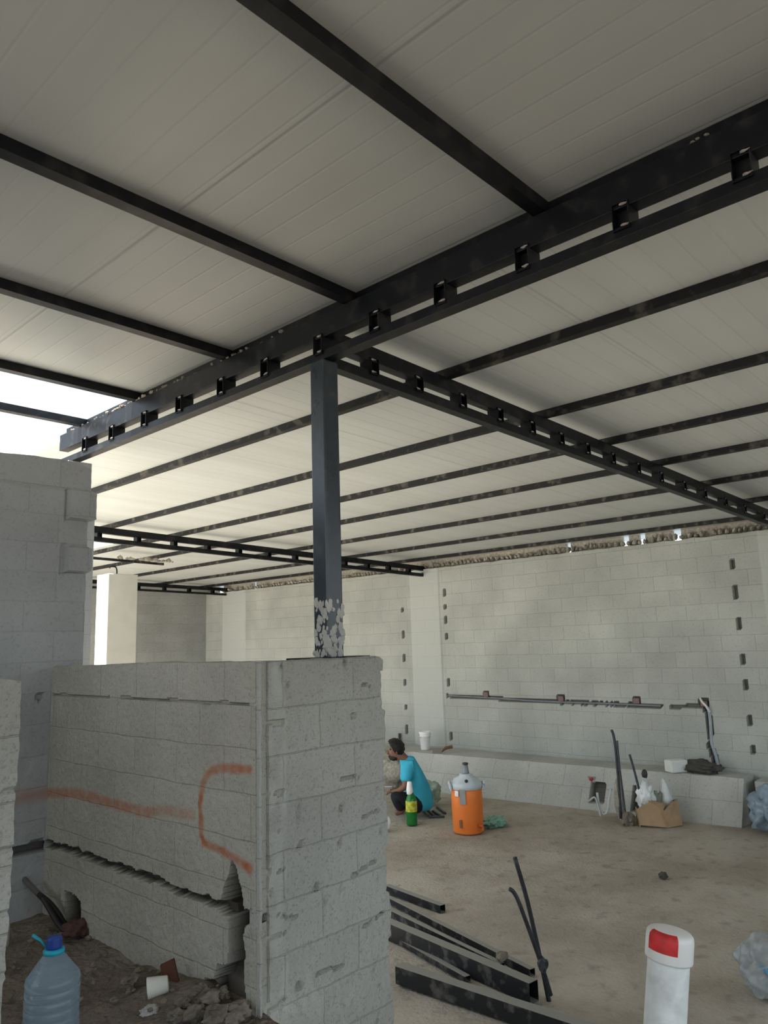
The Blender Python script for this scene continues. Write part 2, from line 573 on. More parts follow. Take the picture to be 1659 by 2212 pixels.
# ------------------------------------------------------------------ ground
def terrain(name, x0, x1, y0, y1, step, zf, mat, skip=None):
    nx = int((x1 - x0) / step) + 1
    ny = int((y1 - y0) / step) + 1
    vs, fs = [], []
    for j in range(ny):
        for i in range(nx):
            x, y = x0 + (x1 - x0) * i / (nx - 1), y0 + (y1 - y0) * j / (ny - 1)
            vs.append((x, y, zf(x, y)))
    for j in range(ny - 1):
        for i in range(nx - 1):
            a = j * nx + i
            fs.append((a, a + 1, a + nx + 1, a + nx))
    me = bpy.data.meshes.new(name)
    me.from_pydata(vs, [], fs)
    for p in me.polygons: p.use_smooth = True
    return link_mesh(name, me, mat)


fl = terrain('floor', XC + .02, XF + .1, -3.0, YB + .1, .08,
             lambda x, y: .012 * nz(x * 1.3, y * 1.3) + .006 * nz(x * 5, y * 5) - .006, M['floor'])
tag(fl, kind='structure')
so_ = terrain('floor', -1.6, XC + .03, 1.0, YT + .05, .025,
              lambda x, y: .742 + .025 * nz(x * 2.5, y * 2.5) + .014 * nz(x * 9, y * 9) + .006 * nz(x * 30, y * 30) + .05 * max(0, 1 - math.hypot(x - 1.5, y - 2.25) / .35)
              - max(0, 1.35 - y) * 2.0, M['soil'])
tag(so_, kind='structure')
yd = terrain('ground', -26, XC + .02, YT + .1, 24, .8, lambda x, y: -.05, M['yard'])
tag(yd, kind='structure')
yd2 = terrain('ground', -26, 26, -26, -3.0, 1.0, lambda x, y: -.05, M['soil'])
tag(yd2, kind='structure')
yd3 = terrain('ground', -26, XC + .02, -3.0, 1.02, .8, lambda x, y: -.06, M['soil'])
tag(yd3, kind='structure')

# ------------------------------------------------------------------ low partition, left face (runs along Y)
crack = [(3.50, 1.030), (3.443, 1.031), (3.266, 1.039), (3.061, 1.034), (2.91, 1.033), (2.701, 1.035), (2.573, 1.041), (2.452, 1.025), (2.311, 1.029), (2.205, 1.028), (2.081, 1.011), (2.00, 1.02)]
hole1 = [(2.125, 1.174), (2.155, 1.114), (2.185, 1.03), (2.06, 1.02), (2.078, 1.09), (2.10, 1.155)]
hole2 = [(2.145, 1.03), (2.145, .862), (2.20, .85), (2.225, .80), (2.267, .79), (2.27, .70), (2.07, .70), (2.058, .80), (2.068, .90), (2.06, 1.0), (2.02, 1.045)]
hole3 = [(3.293, .868), (3.209, .874), (3.147, .85), (3.13, .72), (3.27, .72)]
paint1 = [(3.50, 1.239), (3.286, 1.264), (3.139, 1.269), (2.962, 1.263), (2.746, 1.26), (2.646, 1.261), (2.52, 1.284), (2.358, 1.285)]
paint2 = [(2.033, 1.466), (2.184, 1.456), (2.243, 1.446), (2.278, 1.42), (2.298, 1.385), (2.308, 1.324), (2.301, 1.235), (2.287, 1.208), (2.181, 1.197), (2.106, 1.185), (2.033, 1.165)]


def low_disp(u, z):
    d = .003 * nz(u * 14, z * 14, 3) + .0025 * nz(u * 45, z * 45, 1)
    cd = seg_dist(u, z, crack)
    wdt = .016 + .011 * nz(u * 20, 1.5) + .004 * nz(u * 42, z * 20, 7.5)
    if cd < wdt:
        d -= .045 * min(1, (wdt - cd) / .006)
    j = .012 * nz(u * 16, z * 16, 9)
    if in_poly(u + j, z + j, hole1) or in_poly(u + j, z + j, hole2):
        d -= .085
    elif in_poly(u + j, z + j, hole3):
        d -= .06
    jd = abs(z - (1.668 + .004 * nz(u * 9, 2)))
    if jd < .004 and nz(u * 6, 4) > -.35:
        d -= .012
    return d


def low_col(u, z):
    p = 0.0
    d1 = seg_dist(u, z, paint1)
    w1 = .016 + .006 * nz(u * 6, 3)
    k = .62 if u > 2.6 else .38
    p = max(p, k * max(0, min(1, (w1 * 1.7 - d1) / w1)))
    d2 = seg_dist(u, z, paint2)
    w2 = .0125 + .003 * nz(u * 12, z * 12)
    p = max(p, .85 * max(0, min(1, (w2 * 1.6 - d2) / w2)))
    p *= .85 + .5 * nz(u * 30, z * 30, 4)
    g = 1.0 if low_disp(u, z) < -.025 else 0  # shade of crack and holes painted in
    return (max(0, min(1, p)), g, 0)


def low_edge(u, z):
    if z > 1.72:
        z = z + (z - 1.72) / .08 * (.004 * nz(u * 7, 1) + .002 * nz(u * 25, 3) - .012 * max(0, (u - 2.7) / .8))
    return u, z


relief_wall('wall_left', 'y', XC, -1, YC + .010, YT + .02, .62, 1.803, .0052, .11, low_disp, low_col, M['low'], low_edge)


# low partition, right face (runs along X): rough end pier with toothed edge
def pier_disp(u, z):
    d = .004 * nz(u * 16, z * 16, 5) + .0035 * nz(u * 48, z * 48, 2)
    if u < 1.560:
        d += .006
    elif u < 1.585:
        d -= .026 + .006 * nz(3, z * 20)
        if z < 1.58 and z > 1.56: d += .016
    elif u < 1.65:
        d += .003 * nz(u * 30, z * 30, 8)
        for zz in (1.605, 1.385, 1.15, .96, .77):
            if abs(z - zz - .004 * nz(u * 20, zz)) < .006 and nz(u * 50, zz * 9) > -.2: d -= .018
    # pits
    p = nz(u * 26, z * 26, 12)
    if p > .52: d -= .02 * (p - .52) / .3
    for (a, b_, c, e) in ((2.03, 1.70, 2.09, 1.694), (1.90, 1.39, 2.0, 1.38), (1.98, 1.235, 2.09, 1.25), (1.95, 1.06, 2.10, 1.085), (1.62, 1.02, 1.70, .99), (2.0, .88, 2.1, .90), (1.78, .80, 1.9, .79)):
        if seg_dist(u, z, [(a, b_), (c, e)]) < .004 and nz(u * 40, z * 40, 2) > -.25: d -= .014
    return d


def pier_col(u, z):
    c = 0.0
    if 1.585 < u < 1.66: c = .8 * max(0, min(1, .5 + 1.5 * nz(u * 25, z * 12)))
    if u < 1.56: c = .6
    return (0, .35 if (1.562 < u < 1.583) else 0, c)


def pier_edge(u, z):
    if u > 2.02:
        k = (u - 2.02) / .12
        band = int((z - .02) / .158) % 2
        u = u + k * (.006 * nz(z * 14, 2) + .004 * nz(z * 40, 5) + (.004 if band else -.012))
    if z > 1.74:
        z = z + (z - 1.74) / .06 * (.005 * nz(u * 8, 1) + .003 * nz(u * 30, 3)) - (.012 * ((u - 2.11) / .03) ** 2 if u > 2.11 else 0)
    return u, z


pr = relief_wall('wall_end', 'x', YC, -1, XC + .004, 2.140, -.02, 1.803, .0085, .045, pier_disp, pier_col, M['pier'], pier_edge)

bm = bmesh.new()
add_box(bm, (1.655, YC + .046, -.02), (2.128, YC + .165, 1.797))
tag(bm_obj('trim_3', bm, M['pier']), kind='structure')

# ------------------------------------------------------------------ tall wall at left
def tall_disp(u, z):
    d = .004 * nz(u * 7, z * 7, 3) + .002 * nz(u * 30, z * 30, 1)
    # blocks standing proud at the free end
    for (z0, z1, a) in ((2.484, 2.622, 1.585), (2.222, 2.352, 1.575)):
        if z0 < z < z1 and u > a: d += .022
        elif z0 - .012 < z < z1 + .004 and a - .02 < u <= a: d -= .010
    for zz in (2.614,):
        if abs(z - zz) < .004: d -= .006
    # dark chase crossing low
    if abs(z - (1.024 + .006 * nz(u * 15, 3))) < .020 + .004 * nz(u * 30, 6): d -= .05
    if math.hypot(u - 1.49, z - 1.66) < .016 + .006 * nz(u * 80, z * 80): d -= .02
    return d


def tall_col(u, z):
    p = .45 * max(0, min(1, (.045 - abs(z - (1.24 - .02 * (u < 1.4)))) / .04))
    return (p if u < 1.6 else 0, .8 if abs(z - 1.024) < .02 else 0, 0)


def tall_edge(u, z):
    if u > 1.60:
        k = (u - 1.60) / .08
        sh = 0
        if 2.484 < z < 2.622: sh = .030
        elif 2.222 < z < 2.352: sh = .016
        elif z > 2.622: sh = .010
        u = u + k * (sh + .004 * nz(z * 20, 2))
    if z > 2.62:
        k = (z - 2.62) / .14
        t = .004 * nz(u * 12, 1) + (-.022 * max(0, (u - 1.62) / .06)) + (-.02 * max(0, (1.40 - u) / .3))
        z = z + k * t
    return u, z


relief_wall('wall_back_left', 'x', YT, -1, -1.6, 1.682, .3, 2.762, .012, .11, tall_disp, tall_col, M['tall'], tall_edge)


# near block pier at the left frame edge
def near_disp(u, z):
    d = .004 * nz(u * 16, z * 16, 5) + .003 * nz(u * 48, z * 48, 2)
    for zz in (1.665, 1.53, 1.39, 1.25, 1.11):
        if abs(z - zz - .003 * nz(u * 14, zz)) < .003: d -= .010
    return d


def near_edge(u, z):
    if u > .70:
        k = (u - .70) / .11
        u = u + k * (.010 * nz(z * 7, 4) + .004 * nz(z * 30, 8) - (.005 if z < 1.28 else 0) - (.006 if z < 1.1 else 0))
        if z > 1.75: z -= .010 * ((u - .70) / .1)
    if z > 1.75: z += .006 * nz(u * 14, 7)
    return u, z


relief_wall('wall_near_left', 'x', 1.98, -1, -.9, .797, .60, 1.795, .009, .11, near_disp, lambda u, z: (0, 0, 0), M['pier'], near_edge)


# ------------------------------------------------------------------ far wall
chase = [(6.62, 1.108), (6.3, 1.100), (5.902, 1.094), (5.405, 1.077), (4.876, 1.069), (4.325, 1.069), (3.899, 1.066), (3.62, 1.060)]
chase_b = [(3.50, 1.060), (3.20, 1.078), (3.13, 1.072)]
drop = [(3.13, 1.09), (3.105, .95), (3.11, .77)]
drop2 = [(3.125, .68), (3.10, .60), (3.06, .42)]
boxes = [(5.973, 1.135), (4.86, 1.108), (3.895, 1.107), (3.14, 1.10)]
marksL = [(7.40, z, h) for z, h in ((2.33, .05), (1.968, .10), (1.629, .10), (1.273, .09), (.93, .06), (.616, .11))]
marksM = [(6.60, z, h) for z, h in ((2.52, .1), (2.33, .06), (2.15, .1), (1.92, .09), (1.282, .10), (.56, .10))]
marksR = [(2.69, z, h) for z, h in ((2.575, .10), (2.271, .13), (1.936, .12), (1.577, .10), (1.304, .10), (.946, .10), (.66, .08))]
cols_ = [(6.69, 7.24), (2.0, 2.42), (11.2, 11.9)]


def far_disp(u, z):
    d = .004 * nz(u * 4, z * 4, 3)
    r = nz(u * 60, z * 10, 2)
    for ln, wd in ((chase, .020), (chase_b, .017)):
        if abs(z - 1.08) < .06 and seg_dist(u, z, ln) < wd + .008 * nz(u * 18, 3): d -= .045
    if 3.0 < u < 3.2 and seg_dist(u, z, drop) < .026: d -= .05
    if 3.0 < u < 3.2 and seg_dist(u, z, drop2) < .030: d -= .05
    for (a, b_) in boxes:
        if abs(u - a) < .045 and abs(z - b_ - .01) < .04: d -= .05
    for (a, b_, h) in marksL + marksM + marksR:
        if abs(u - a) < .024 and abs(z - b_) < h / 2: d -= .05
    for (a, b_) in cols_:
        if a < u < b_: d += .004
        if abs(u - a) < .012: d -= .010
    return d


def far_col(u, z):
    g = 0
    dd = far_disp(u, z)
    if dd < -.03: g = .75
    c = 0
    for (a, b_) in cols_:
        if a < u < b_: c = .9
    return (0, g, c)


def far_edge(u, z):
    if z > 2.7: z += (z - 2.7) / .16 * (.012 * nz(u * 6, 1))
    return u, z


relief_wall('wall_far', 'y', XF, -1, -2.6, YB + .1, -.05, 2.885, .02, .12, far_disp, far_col, M['far'], far_edge)

# bits inside the chase: conduits
cg = simple('grey_conduit', (.20, .22, .24), .6)
cgl = simple('pale_conduit', (.34, .38, .42), .5)
for pts, lab in (([(XF + .02, u, z + .002) for u, z in chase], 'dark flexible conduit lying in the long level chase of the far wall'),
                 ([(XF + .015, 3.10, 1.07), (XF + .0, 3.09, .95), (XF + .01, 3.10, .78), (XF + .01, 3.10, .68), (XF + .0, 3.07, .58), (XF - .03, 3.05, .45)], 'pale conduit dropping from the chase end to the ledge')):
    bm = bmesh.new()
    tube(bm, smoothpath(pts), .011 if 'dark' in lab else .018, 8)
    o = bm_obj('conduit', bm, cg if 'dark' in lab else cgl, smooth=True)
    tag(o, lab, 'conduit')
rb = simple('rusty_box', (.20, .13, .12), .7)
for i, (a, b_) in enumerate(boxes):
    bm = bmesh.new()
    add_box(bm, (XF - .012, a - .035, b_ - .025), (XF + .03, a + .035, b_ + .035))
    o = bm_obj('junction_box', bm, rb)
    bevel(o, .004)
    tag(o, ['dark junction box on the wall chase, first from the left end', 'rusty junction box on the wall chase, second from the left end',
            'rusty junction box on the wall chase, third from the left end', 'junction box at the right end where the chase turns down'][i], 'box', 'junction boxes along the chase')
bm = bmesh.new()
tube(bm, smoothpath([(XF - .01, 3.17, 1.16), (XF - .05, 3.14, 1.13), (XF - .05, 3.10, 1.08), (XF - .02, 3.08, 1.02)]), .012, 8)
o = bm_obj('conduit', bm, simple('white_wire', (.75, .75, .75), .5), smooth=True)
tag(o, 'short white cable end bent out at the corner of the wall chase', 'cable')

# loose crumbly mortar strip on top of the far wall, between the blocks and the roof
bm = bmesh.new()
random.seed(3)
y = -2.0
while y < YB:
    wdt = random.uniform(.05, .085)
    hh = random.uniform(.045, .085)
    if random.random() < .93:
        lump(bm, (XF + .05 + random.uniform(-.02, .02), y, 2.895 + hh * .45), (.05, wdt * .36, hh * .5), seed=y, amp=.5, sub=1)
    y += wdt * 1.02
o = bm_obj('mortar_crumbs', bm, M['mortar'])
tag(o, 'ragged strip of mortar lumps on top of the far wall under the roof', 'mortar', kind='stuff')
# infill behind the lumps up to the roof, leaving a few slits where daylight shows
bm = bmesh.new()
gaps = [(4.63, 4.70), (3.86, 3.95), (3.66, 3.74), (3.24, 3.34), (9.0, 9.06), (11.0, 11.1), (12.0, 12.2)]
gaps.sort()
y = -2.6
for a, b_ in gaps + [(YB + .1, 0)]:
    add_box(bm, (XF + .10, y, 2.87), (XF + .16, a, 3.03))
    y = b_
o = bm_obj('wall_closer', bm, M['mortar'])
o.name = 'trim_1'
tag(o, kind='structure')

# ------------------------------------------------------------------ ledge in front of the far wall (footing of blocks)
Bz = .42


def ledge_disp(u, z):
    d = .07 * (u - 2.62) - .20 * max(0, z) / .42 + .004 * nz(u * 8, z * 8, 4) + .003 * nz(u * 30, z * 30)
    if (3.74 < u < 3.98) : d -= .0
    if abs(u - 3.76) < .035 and .03 < z < .27: d -= .10
    if abs(u - 4.19) < .085 and .07 < z < .26: d -= .09
    return d


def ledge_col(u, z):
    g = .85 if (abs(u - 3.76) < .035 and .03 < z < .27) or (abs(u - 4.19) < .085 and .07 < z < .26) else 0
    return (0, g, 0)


def ledge_edge(u, z):
    if z > .35: z += (z - .35) / .085 * (.008 * nz(u * 6, 2) + .004 * nz(u * 20, 2))
    return u, z


o = relief_wall('block_ledge', 'y', 7.90, -1, 2.71, 7.7, -.05, Bz, .018, XF - 7.90 - .012, ledge_disp, ledge_col, M['bench'], ledge_edge)
tag(o, 'two-course concrete block ledge along the foot of the far wall', 'ledge')
del o['kind']
bm = bmesh.new()
add_box(bm, (8.12, -2.5, -.05), (XF + .005, 2.62, .40))
o = bm_obj('trim_2', bm, M['bench'])
tag(o, kind='structure')

# back wall
bm = bmesh.new()
add_box(bm, (2.0, YB, -.05), (XF + .12, YB + .12, 3.10))
o = bm_obj('wall_back', bm, M['back'])
tag(o, kind='structure')
# pillar
bm = bmesh.new()
add_box(bm, (4.42, 8.60, -.02), (4.81, 8.89, 2.785))
o = bm_obj('pillar', bm, simple('pale_concrete', (.50, .49, .43), .85, var=.06, scale=5, bump=.2))
bevel(o, .008)
tag(o, 'free-standing pale concrete pillar, sunlit down its left side, far left', 'pillar')


# unseen low walls added behind and beside the camera to cut ground bounce
bm = bmesh.new()
add_box(bm, (-3.35, -2.8, -.05), (-3.2, 3.5, 1.8))
tag(bm_obj('bounce_blocker_rear', bm, M['back']), kind='structure')
bm = bmesh.new()
add_box(bm, (-3.2, -2.95, -.05), (XF + .1, -2.8, 1.0))
tag(bm_obj('bounce_blocker_right', bm, M['back']), kind='structure')

# ------------------------------------------------------------------ roofs
def roof_sheet(name, xy, zf, mat, th=.03):
    bm = bmesh.new()
    bot = [bm.verts.new((x, y, zf(x))) for x, y in xy]
    top = [bm.verts.new((x, y, zf(x) + th)) for x, y in xy]
    bm.faces.new(bot[::-1])
    bm.faces.new(top)
    n = len(xy)
    for i in range(n):
        k = (i + 1) % n
        bm.faces.new([bot[i], bot[k], top[k], top[i]])
    o = bm_obj(name, bm, mat)
    tag(o, kind='structure')
    return o


ZR = lambda x: zt(x) + .041
roof_sheet('ceiling', [(1.99, -2.6), (XF + .5, -2.6), (XF + .5, YB + .3), (4.30, YB + .3), (4.30, 7.9), (2.9, 7.9), (2.9, 6.0), (1.99, 6.0)], ZR, M['roofR'])
roof_sheet('ceiling', [(-3.2, -3.2), (1.985, -3.2), (1.985, 3.565), (-3.2, 3.565)], lambda x: 3.197, M['roofL'])

# ------------------------------------------------------------------ purlins
labsR = ['first from the truss', 'second from the truss', 'third from the truss', 'fourth from the truss', 'fifth from the truss', 'sixth from the truss', 'last, beside the far wall']
for i, X in enumerate((2.754, 3.635, 4.42, 5.21, 6.15, 7.19, 8.12)):
    y1 = YB
    y0 = -3.1
    xa = 2.05
    ystop = 6.0 if X < 2.9 else (7.9 if X < 4.3 else YB)
    bm = bmesh.new()
    add_beam(bm, (X, y0, zt(X) + .0205), (X, ystop, zt(X) + .0205), .045, .041)
    o = bm_obj('roof_purlin', bm, M['steel_dusty'])
    tag(o, 'black steel purlin under the right-hand roof slope, ' + labsR[i], 'purlin', 'purlins of the right-hand roof')
labsL = {1.079: 'crossing the top centre of the photo', 1.932: 'second one down from the top', 2.732: 'third one down from the top',
         3.535: 'edge one with bright sky beyond', 4.158: 'hazy one in the open sky gap', .2: 'overhead out of the picture', -.7: 'overhead behind', -1.6: 'overhead farther behind'}
for Y, lb in labsL.items():
    if Y < 1: continue
    bm = bmesh.new()
    add_beam(bm, (-3.1, Y, 3.1755), (2.0, Y, 3.1755), .045, .041)
    o = bm_obj('roof_purlin', bm, M['steel'])
    tag(o, 'black purlin of the left-hand roof, ' + lb, 'purlin', 'purlins of the left-hand roof')


# ------------------------------------------------------------------ trusses
def truss(label, axis, plane, wd, u0, u1, zb, spots, lo, up, sw, weldm=True):
    """two chords with short square spacer tubes between them; zb(u)= z of the top of the upper chord
    lo=(a,b) up=(a,b): distances below zb"""
    P = (lambda u, z, o=0: (u, plane + o, z)) if axis == 'x' else (lambda u, z, o=0: (plane + o, u, z))
    t = thing('roof_truss', P((u0 + u1) / 2, zb((u0 + u1) / 2) - lo[1]), label, 'truss')
    for nm, (a, b_) in (('upper_chord', up), ('lower_chord', lo)):
        bm = bmesh.new()
        add_beam(bm, P(u0, zb(u0) - (a + b_) / 2, wd / 2), P(u1, zb(u1) - (a + b_) / 2, wd / 2), wd, b_ - a, hollow=.003)
        bevel(bm_obj(nm, bm, M['steel'], t), .002)
    for u in spots:
        z = zb(u)
        bm = bmesh.new()
        za, zc = z - lo[0], z - up[1]
        hgt = zc - za + .028
        cz = (za + zc) / 2
        # short tube lying across the truss, open end towards the viewer
        add_beam(bm, P(u, cz, -.008), P(u, cz, wd + .008), sw, hgt, hollow=.003)
        s = bm_obj('spacer', bm, M['steel'], t)
        if weldm:
            for zz in (za - .004, zc + .004):
                bm = bmesh.new()
                lump(bm, P(u - sw * .25, zz, -.009), (.003, .012, .0035) if axis == 'y' else (.012, .003, .0035), seed=u, sub=2, amp=.9, freq=4)
                bm_obj('weld_bead', bm, M['weld'], s)
    return t


K = .903
st1 = [4.523, 4.175, 3.797, 3.435, 3.052, 2.697, 2.322, 1.979, 1.634, 1.268, 0.904, 0.541, .18, -.18, -.54]
truss('long black truss crossing the whole picture above the post, the largest', 'y', XP, .055, -3.0, 4.42, lambda u: 3.152,
      [s * K for s in st1], (.152, .188), (0, .096), .050)
st2 = [2.471, 2.798, 3.163, 3.513, 3.858, 4.203, 4.548, 4.92, 5.329, 5.745, 6.209, 6.67, 7.183, 7.715, 8.3, 8.9]
truss('black open truss running from the post away to the right edge', 'x', YP + .0, .05, XP + .06, XF + .05, zt, [s * K for s in st2], (.112, .155), (0, .066), .05)
truss('thin black open truss crossing behind the post to the far wall', 'x', 6.96, .05, 2.9, XF + .05, lambda u: zt(u) - .01 - .006 * (u - 3.4), [3.05 + .42 * i for i in range(13)], (.105, .15), (0, .065), .05, False)
truss('farthest thin black open truss, in the back left corner', 'x', 11.76, .05, 4.3, XF + .05, lambda u: zt(u) - .01, [4.6 + .5 * i for i in range(8)], (.105, .14), (0, .06), .05, False)

# dusty mortar crumbs lying on the long truss
bm = bmesh.new()
random.seed(5)
for k in range(80):
    y = random.choice([random.uniform(2.1, 3.7), random.uniform(2.6, 3.9), random.uniform(3.5, 4.3)])
    if k > 74: y = random.uniform(.55, .63)
    s = random.uniform(.004, .011)
    lump(bm, (XP - .002 + random.uniform(-.004, .02), y, 3.152 + s * .5), (s, s * 1.3, s * .8), seed=k, sub=1, amp=.5)
o = bm_obj('mortar_crumbs', bm, M['rock'])
tag(o, 'crumbs of mortar along the top of the long truss near the sky gap', 'mortar', kind='stuff')

# roof edge closing strip on the long truss
bm = bmesh.new()
add_box(bm, (XP + .03, -3.1, 3.153), (XP + .056, 4.4, 3.196))
o = bm_obj('edge_strip', bm, M['steel'])
tag(o, 'narrow black closing strip between the long truss and the roof sheets', 'strip')

# steel bar above pillar, bent
bm = bmesh.new()
add_beam(bm, (4.0, 8.75, 2.985), (5.25, 8.75, 2.955), .03, .03)
o = bm_obj('steel_bar', bm, M['steel_dusty'])
tag(o, 'thin ragged steel bar above the pale pillar', 'bar')
bm = bmesh.new()
tube(bm, smoothpath([(4.6, 8.74, 2.78), (4.6, 8.74, 2.84), (4.57, 8.72, 2.88), (4.50, 8.70, 2.88), (4.48, 8.70, 2.86)]), .009, 6)
o = bm_obj('rebar', bm, M['steel_dusty'])
tag(o, 'hooked reinforcing bar sticking out of the top of the pillar', 'rebar')
bm = bmesh.new()
random.seed(12)
for k in range(40):
    s = random.uniform(.01, .03)
    lump(bm, (4.95 + random.uniform(-.35, .45), 8.74 + random.uniform(-.02, .02), 2.985 + s * .6), (s * 1.4, s, s), seed=k, sub=1, amp=.5)
o = bm_obj('mortar_crumbs', bm, M['mortar'])
tag(o, 'pale mortar crumbs stuck on the bar above the pillar', 'mortar', kind='stuff')

# ------------------------------------------------------------------ post
pt = thing('steel_post', (1.962, 2.102, 1.795), 'square dark steel post standing on the low partition, mortar splashed on its foot', 'post')
s = .080
ptop = 2.963
QX, QY = 1.922, 2.060
bm = bmesh.new()
add_box(bm, (QX, QY, 1.80), (QX + s, QY + s, ptop))
o = bm_obj('shaft', bm, M['post'], pt)
bevel(o, .007, 3)
bm = bmesh.new()
add_box(bm, (1.80, 2.03, 1.799), (2.11, 2.155, 1.806))
bm_obj('base_plate', bm, M['steel_dusty'], pt)
bm = bmesh.new()
random.seed(8)
for k in range(90):
    z = 1.81 + .20 * random.random() ** 1.3
    sz = random.uniform(.005, .016)
    if k % 2:
        lump(bm, (QX, QY + s * random.random(), z), (.0035, sz * .8, sz * 1.2), seed=k, sub=2, amp=.6)
    else:
        lump(bm, (QX + s * random.random(), QY, z), (sz * .8, .0035, sz * 1.2), seed=k, sub=2, amp=.6)
tag(bm_obj('mortar_splash', bm, simple('pale_mortar', (.45, .44, .41), .9, var=.15, bump=.3), pt), kind='stuff')

# column stub at the left end of the long truss
bm = bmesh.new()
add_box(bm, (XP - .02, 4.24, 2.76), (XP + .12, 4.38, 2.962))
add_box(bm, (XP - .14, 4.36, 2.76), (XP - .02, 4.50, 2.905))
o = bm_obj('concrete_stub', bm, M['tall'])
tag(o, 'blocks stacked under the left end of the long truss', 'block')
bm = bmesh.new()
add_box(bm, (XP - .05, 4.2, 0), (XP + .13, 4.52, 2.75))
o = bm_obj('block_pier', bm, M['tall'])
tag(o, 'concrete pier behind the tall wall, carrying the truss end', 'pier')
# ================================================================== objects
def zat(px, py, base):
    r = ray(px, py)
    t = math.hypot(base[0], base[1]) / math.hypot(r[0], r[1])
    return H + t * r[2]


# ------------------------------------------------------------------ steel tubes on the floor
tubes = [((836, 1912), (956, 1956), .05, .05, .05, 'short black square tube, farthest of the bars on the floor behind the low partition'),
         ((836, 1936), (1150, 2094), .04, .04, .04, 'long thin black tube, second from the far side of the bars on the floor'),
         ((836, 1962), (1085, 2082), .035, .06, .06, 'narrow black tube lying between the thin tube and the wide one'),
         ((836, 1988), (1152, 2122), .07, .10, .10, 'wide black rectangular tube in the middle of the floor bars, open end facing right'),
         ((862, 2084), (1330, 2236), .07, .09, .09, 'dusty black rectangular tube nearest the camera, its open end by the wall'),
         ((836, 2012), (1010, 2110), .04, .03, .03, 'flat black bar lying askew between the two widest tubes')]
for (a, b_, wd, hg, z, lb) in tubes:
    p, q = onz(*a, z), onz(*b_, z)
    zc = z - hg / 2 + .004
    p.z = q.z = zc
    bm = bmesh.new()
    add_beam(bm, p, q, wd, hg, hollow=.004)
    o = bm_obj('steel_tube', bm, M['steel_floor'])
    bevel(o, .002)
    tag(o, lb, 'steel tube', 'steel tubes stored on the floor')
# offcut resting on the bars
c_ = onz(1085, 2076, .06)
bm = bmesh.new()
lump(bm, (c_.x, c_.y, .085), (.045, .03, .022), 3, .5, sub=2)
tag(bm_obj('mortar_lump', bm, M['rock']), 'grey mortar lump lying on the middle floor tubes', 'lump')

# two bars leaning up out of the floor
bar = simple('dull_bar', (.035, .038, .045), .45, .2, var=.3, scale=30)
b0 = onz(1187, 2160, 0)
bm = bmesh.new()
r = ray(1112, 1853)
top = atd(1112, 1853, 3.92)
top2 = atd(1172, 2095, 3.90)
tube(bm, smoothpath([b0 - Vector((0, 0, .03)), top2, atd(1140, 1950, 3.93), top], 4), .0125, 8)
o = bm_obj('leaning_bar', bm, bar, smooth=True)
tag(o, 'tall thin dark pipe leaning up from the floor in front of the tubes', 'pipe')
bm = bmesh.new()
tube(bm, smoothpath([atd(1190, 2150, 3.84), atd(1170, 2085, 3.86), atd(1125, 1960, 3.87), atd(1110, 1928, 3.88), atd(1100, 1920, 3.88)], 4), .011, 8)
o = bm_obj('leaning_bar', bm, bar, smooth=True)
tag(o, 'shorter dark pipe with a bent tip, crossing the tall leaning one', 'pipe')
bm = bmesh.new()
lump(bm, atd(1172, 2085, 3.85), (.03, .025, .035), 5, .5, sub=2)
tag(bm_obj('tie_knot', bm, bar), 'dark binding where the two leaning pipes cross', 'binding')

# ------------------------------------------------------------------ PVC pipe with cap
P0 = atd(1448, 2008, 1.72)
P1 = Vector((P0.x, P0.y, 0)) - RIGHT * math.tan(R_(9)) * P0.z
ax = (P0 - P1).normalized()
Lp = (P0 - P1).length
pvc = thing('drain_pipe', P1, 'upright white plastic pipe with a red-marked cap at the bottom right', 'pipe')
pm = simple('white_pvc', (.78, .80, .79), .45, var=.16, scale=25, bump=.2, bscale=30)
pc = simple('white_cap', (.82, .81, .78), .35, var=.03)
bm = bmesh.new()
lathe(bm, [(.0455, 0), (.0455, Lp - .055), (.0455, Lp - .045)], 40, P1, ax)
bm_obj('pipe', bm, pm, pvc, smooth=True).data.polygons[-1].use_smooth = False
bm = bmesh.new()
prof = [(.0460, Lp - .062), (.0515, Lp - .062), (.0520, Lp - .058), (.0520, Lp - .016), (.0505, Lp - .008), (.046, Lp - .003), (.036, Lp), (.018, Lp + .002), (.001, Lp + .0025)]
lathe(bm, prof, 48, P1, ax, cap=False)
cp = bm_obj('cap', bm, pc, pvc, smooth=True)
# red spray mark: shell patch hugging the cap
bm = bmesh.new()
rot = ax.to_track_quat('Z', 'Y').to_matrix()
camdir = Vector((-P0.x, -P0.y, 0)).normalized()
loc = rot.transposed() @ (camdir * .9 - RIGHT * .42).normalized()
a0 = math.atan2(loc.y, loc.x)
pr_ = [(.0523, Lp - .040), (.0525, Lp - .03), (.0525, Lp - .016), (.0510, Lp - .0075), (.0465, Lp - .0022), (.041, Lp + .0002)]
gr = []
for (r_, z_) in pr_:
    row = []
    for k in range(25):
        an = a0 + (k / 24 - .5) * 1.35
        row.append(bm.verts.new(P1 + rot @ Vector((r_ * math.cos(an), r_ * math.sin(an), z_))))
    gr.append(row)
for a, c in zip(gr, gr[1:]):
    for k in range(24):
        bm.faces.new([a[k], a[k + 1], c[k + 1], c[k]])
bm_obj('paint_mark', bm, simple('red_spray', (.62, .035, .035), .5, var=.25, scale=40), cp, smooth=True)
# mortar collar near the bottom of the pipe
bm = bmesh.new()
lump(bm, P1 + ax * .30 - RIGHT * .03, (.055, .05, .10), 4, .5, sub=3)
bm_obj('mortar_collar', bm, M['mortar'], pvc)

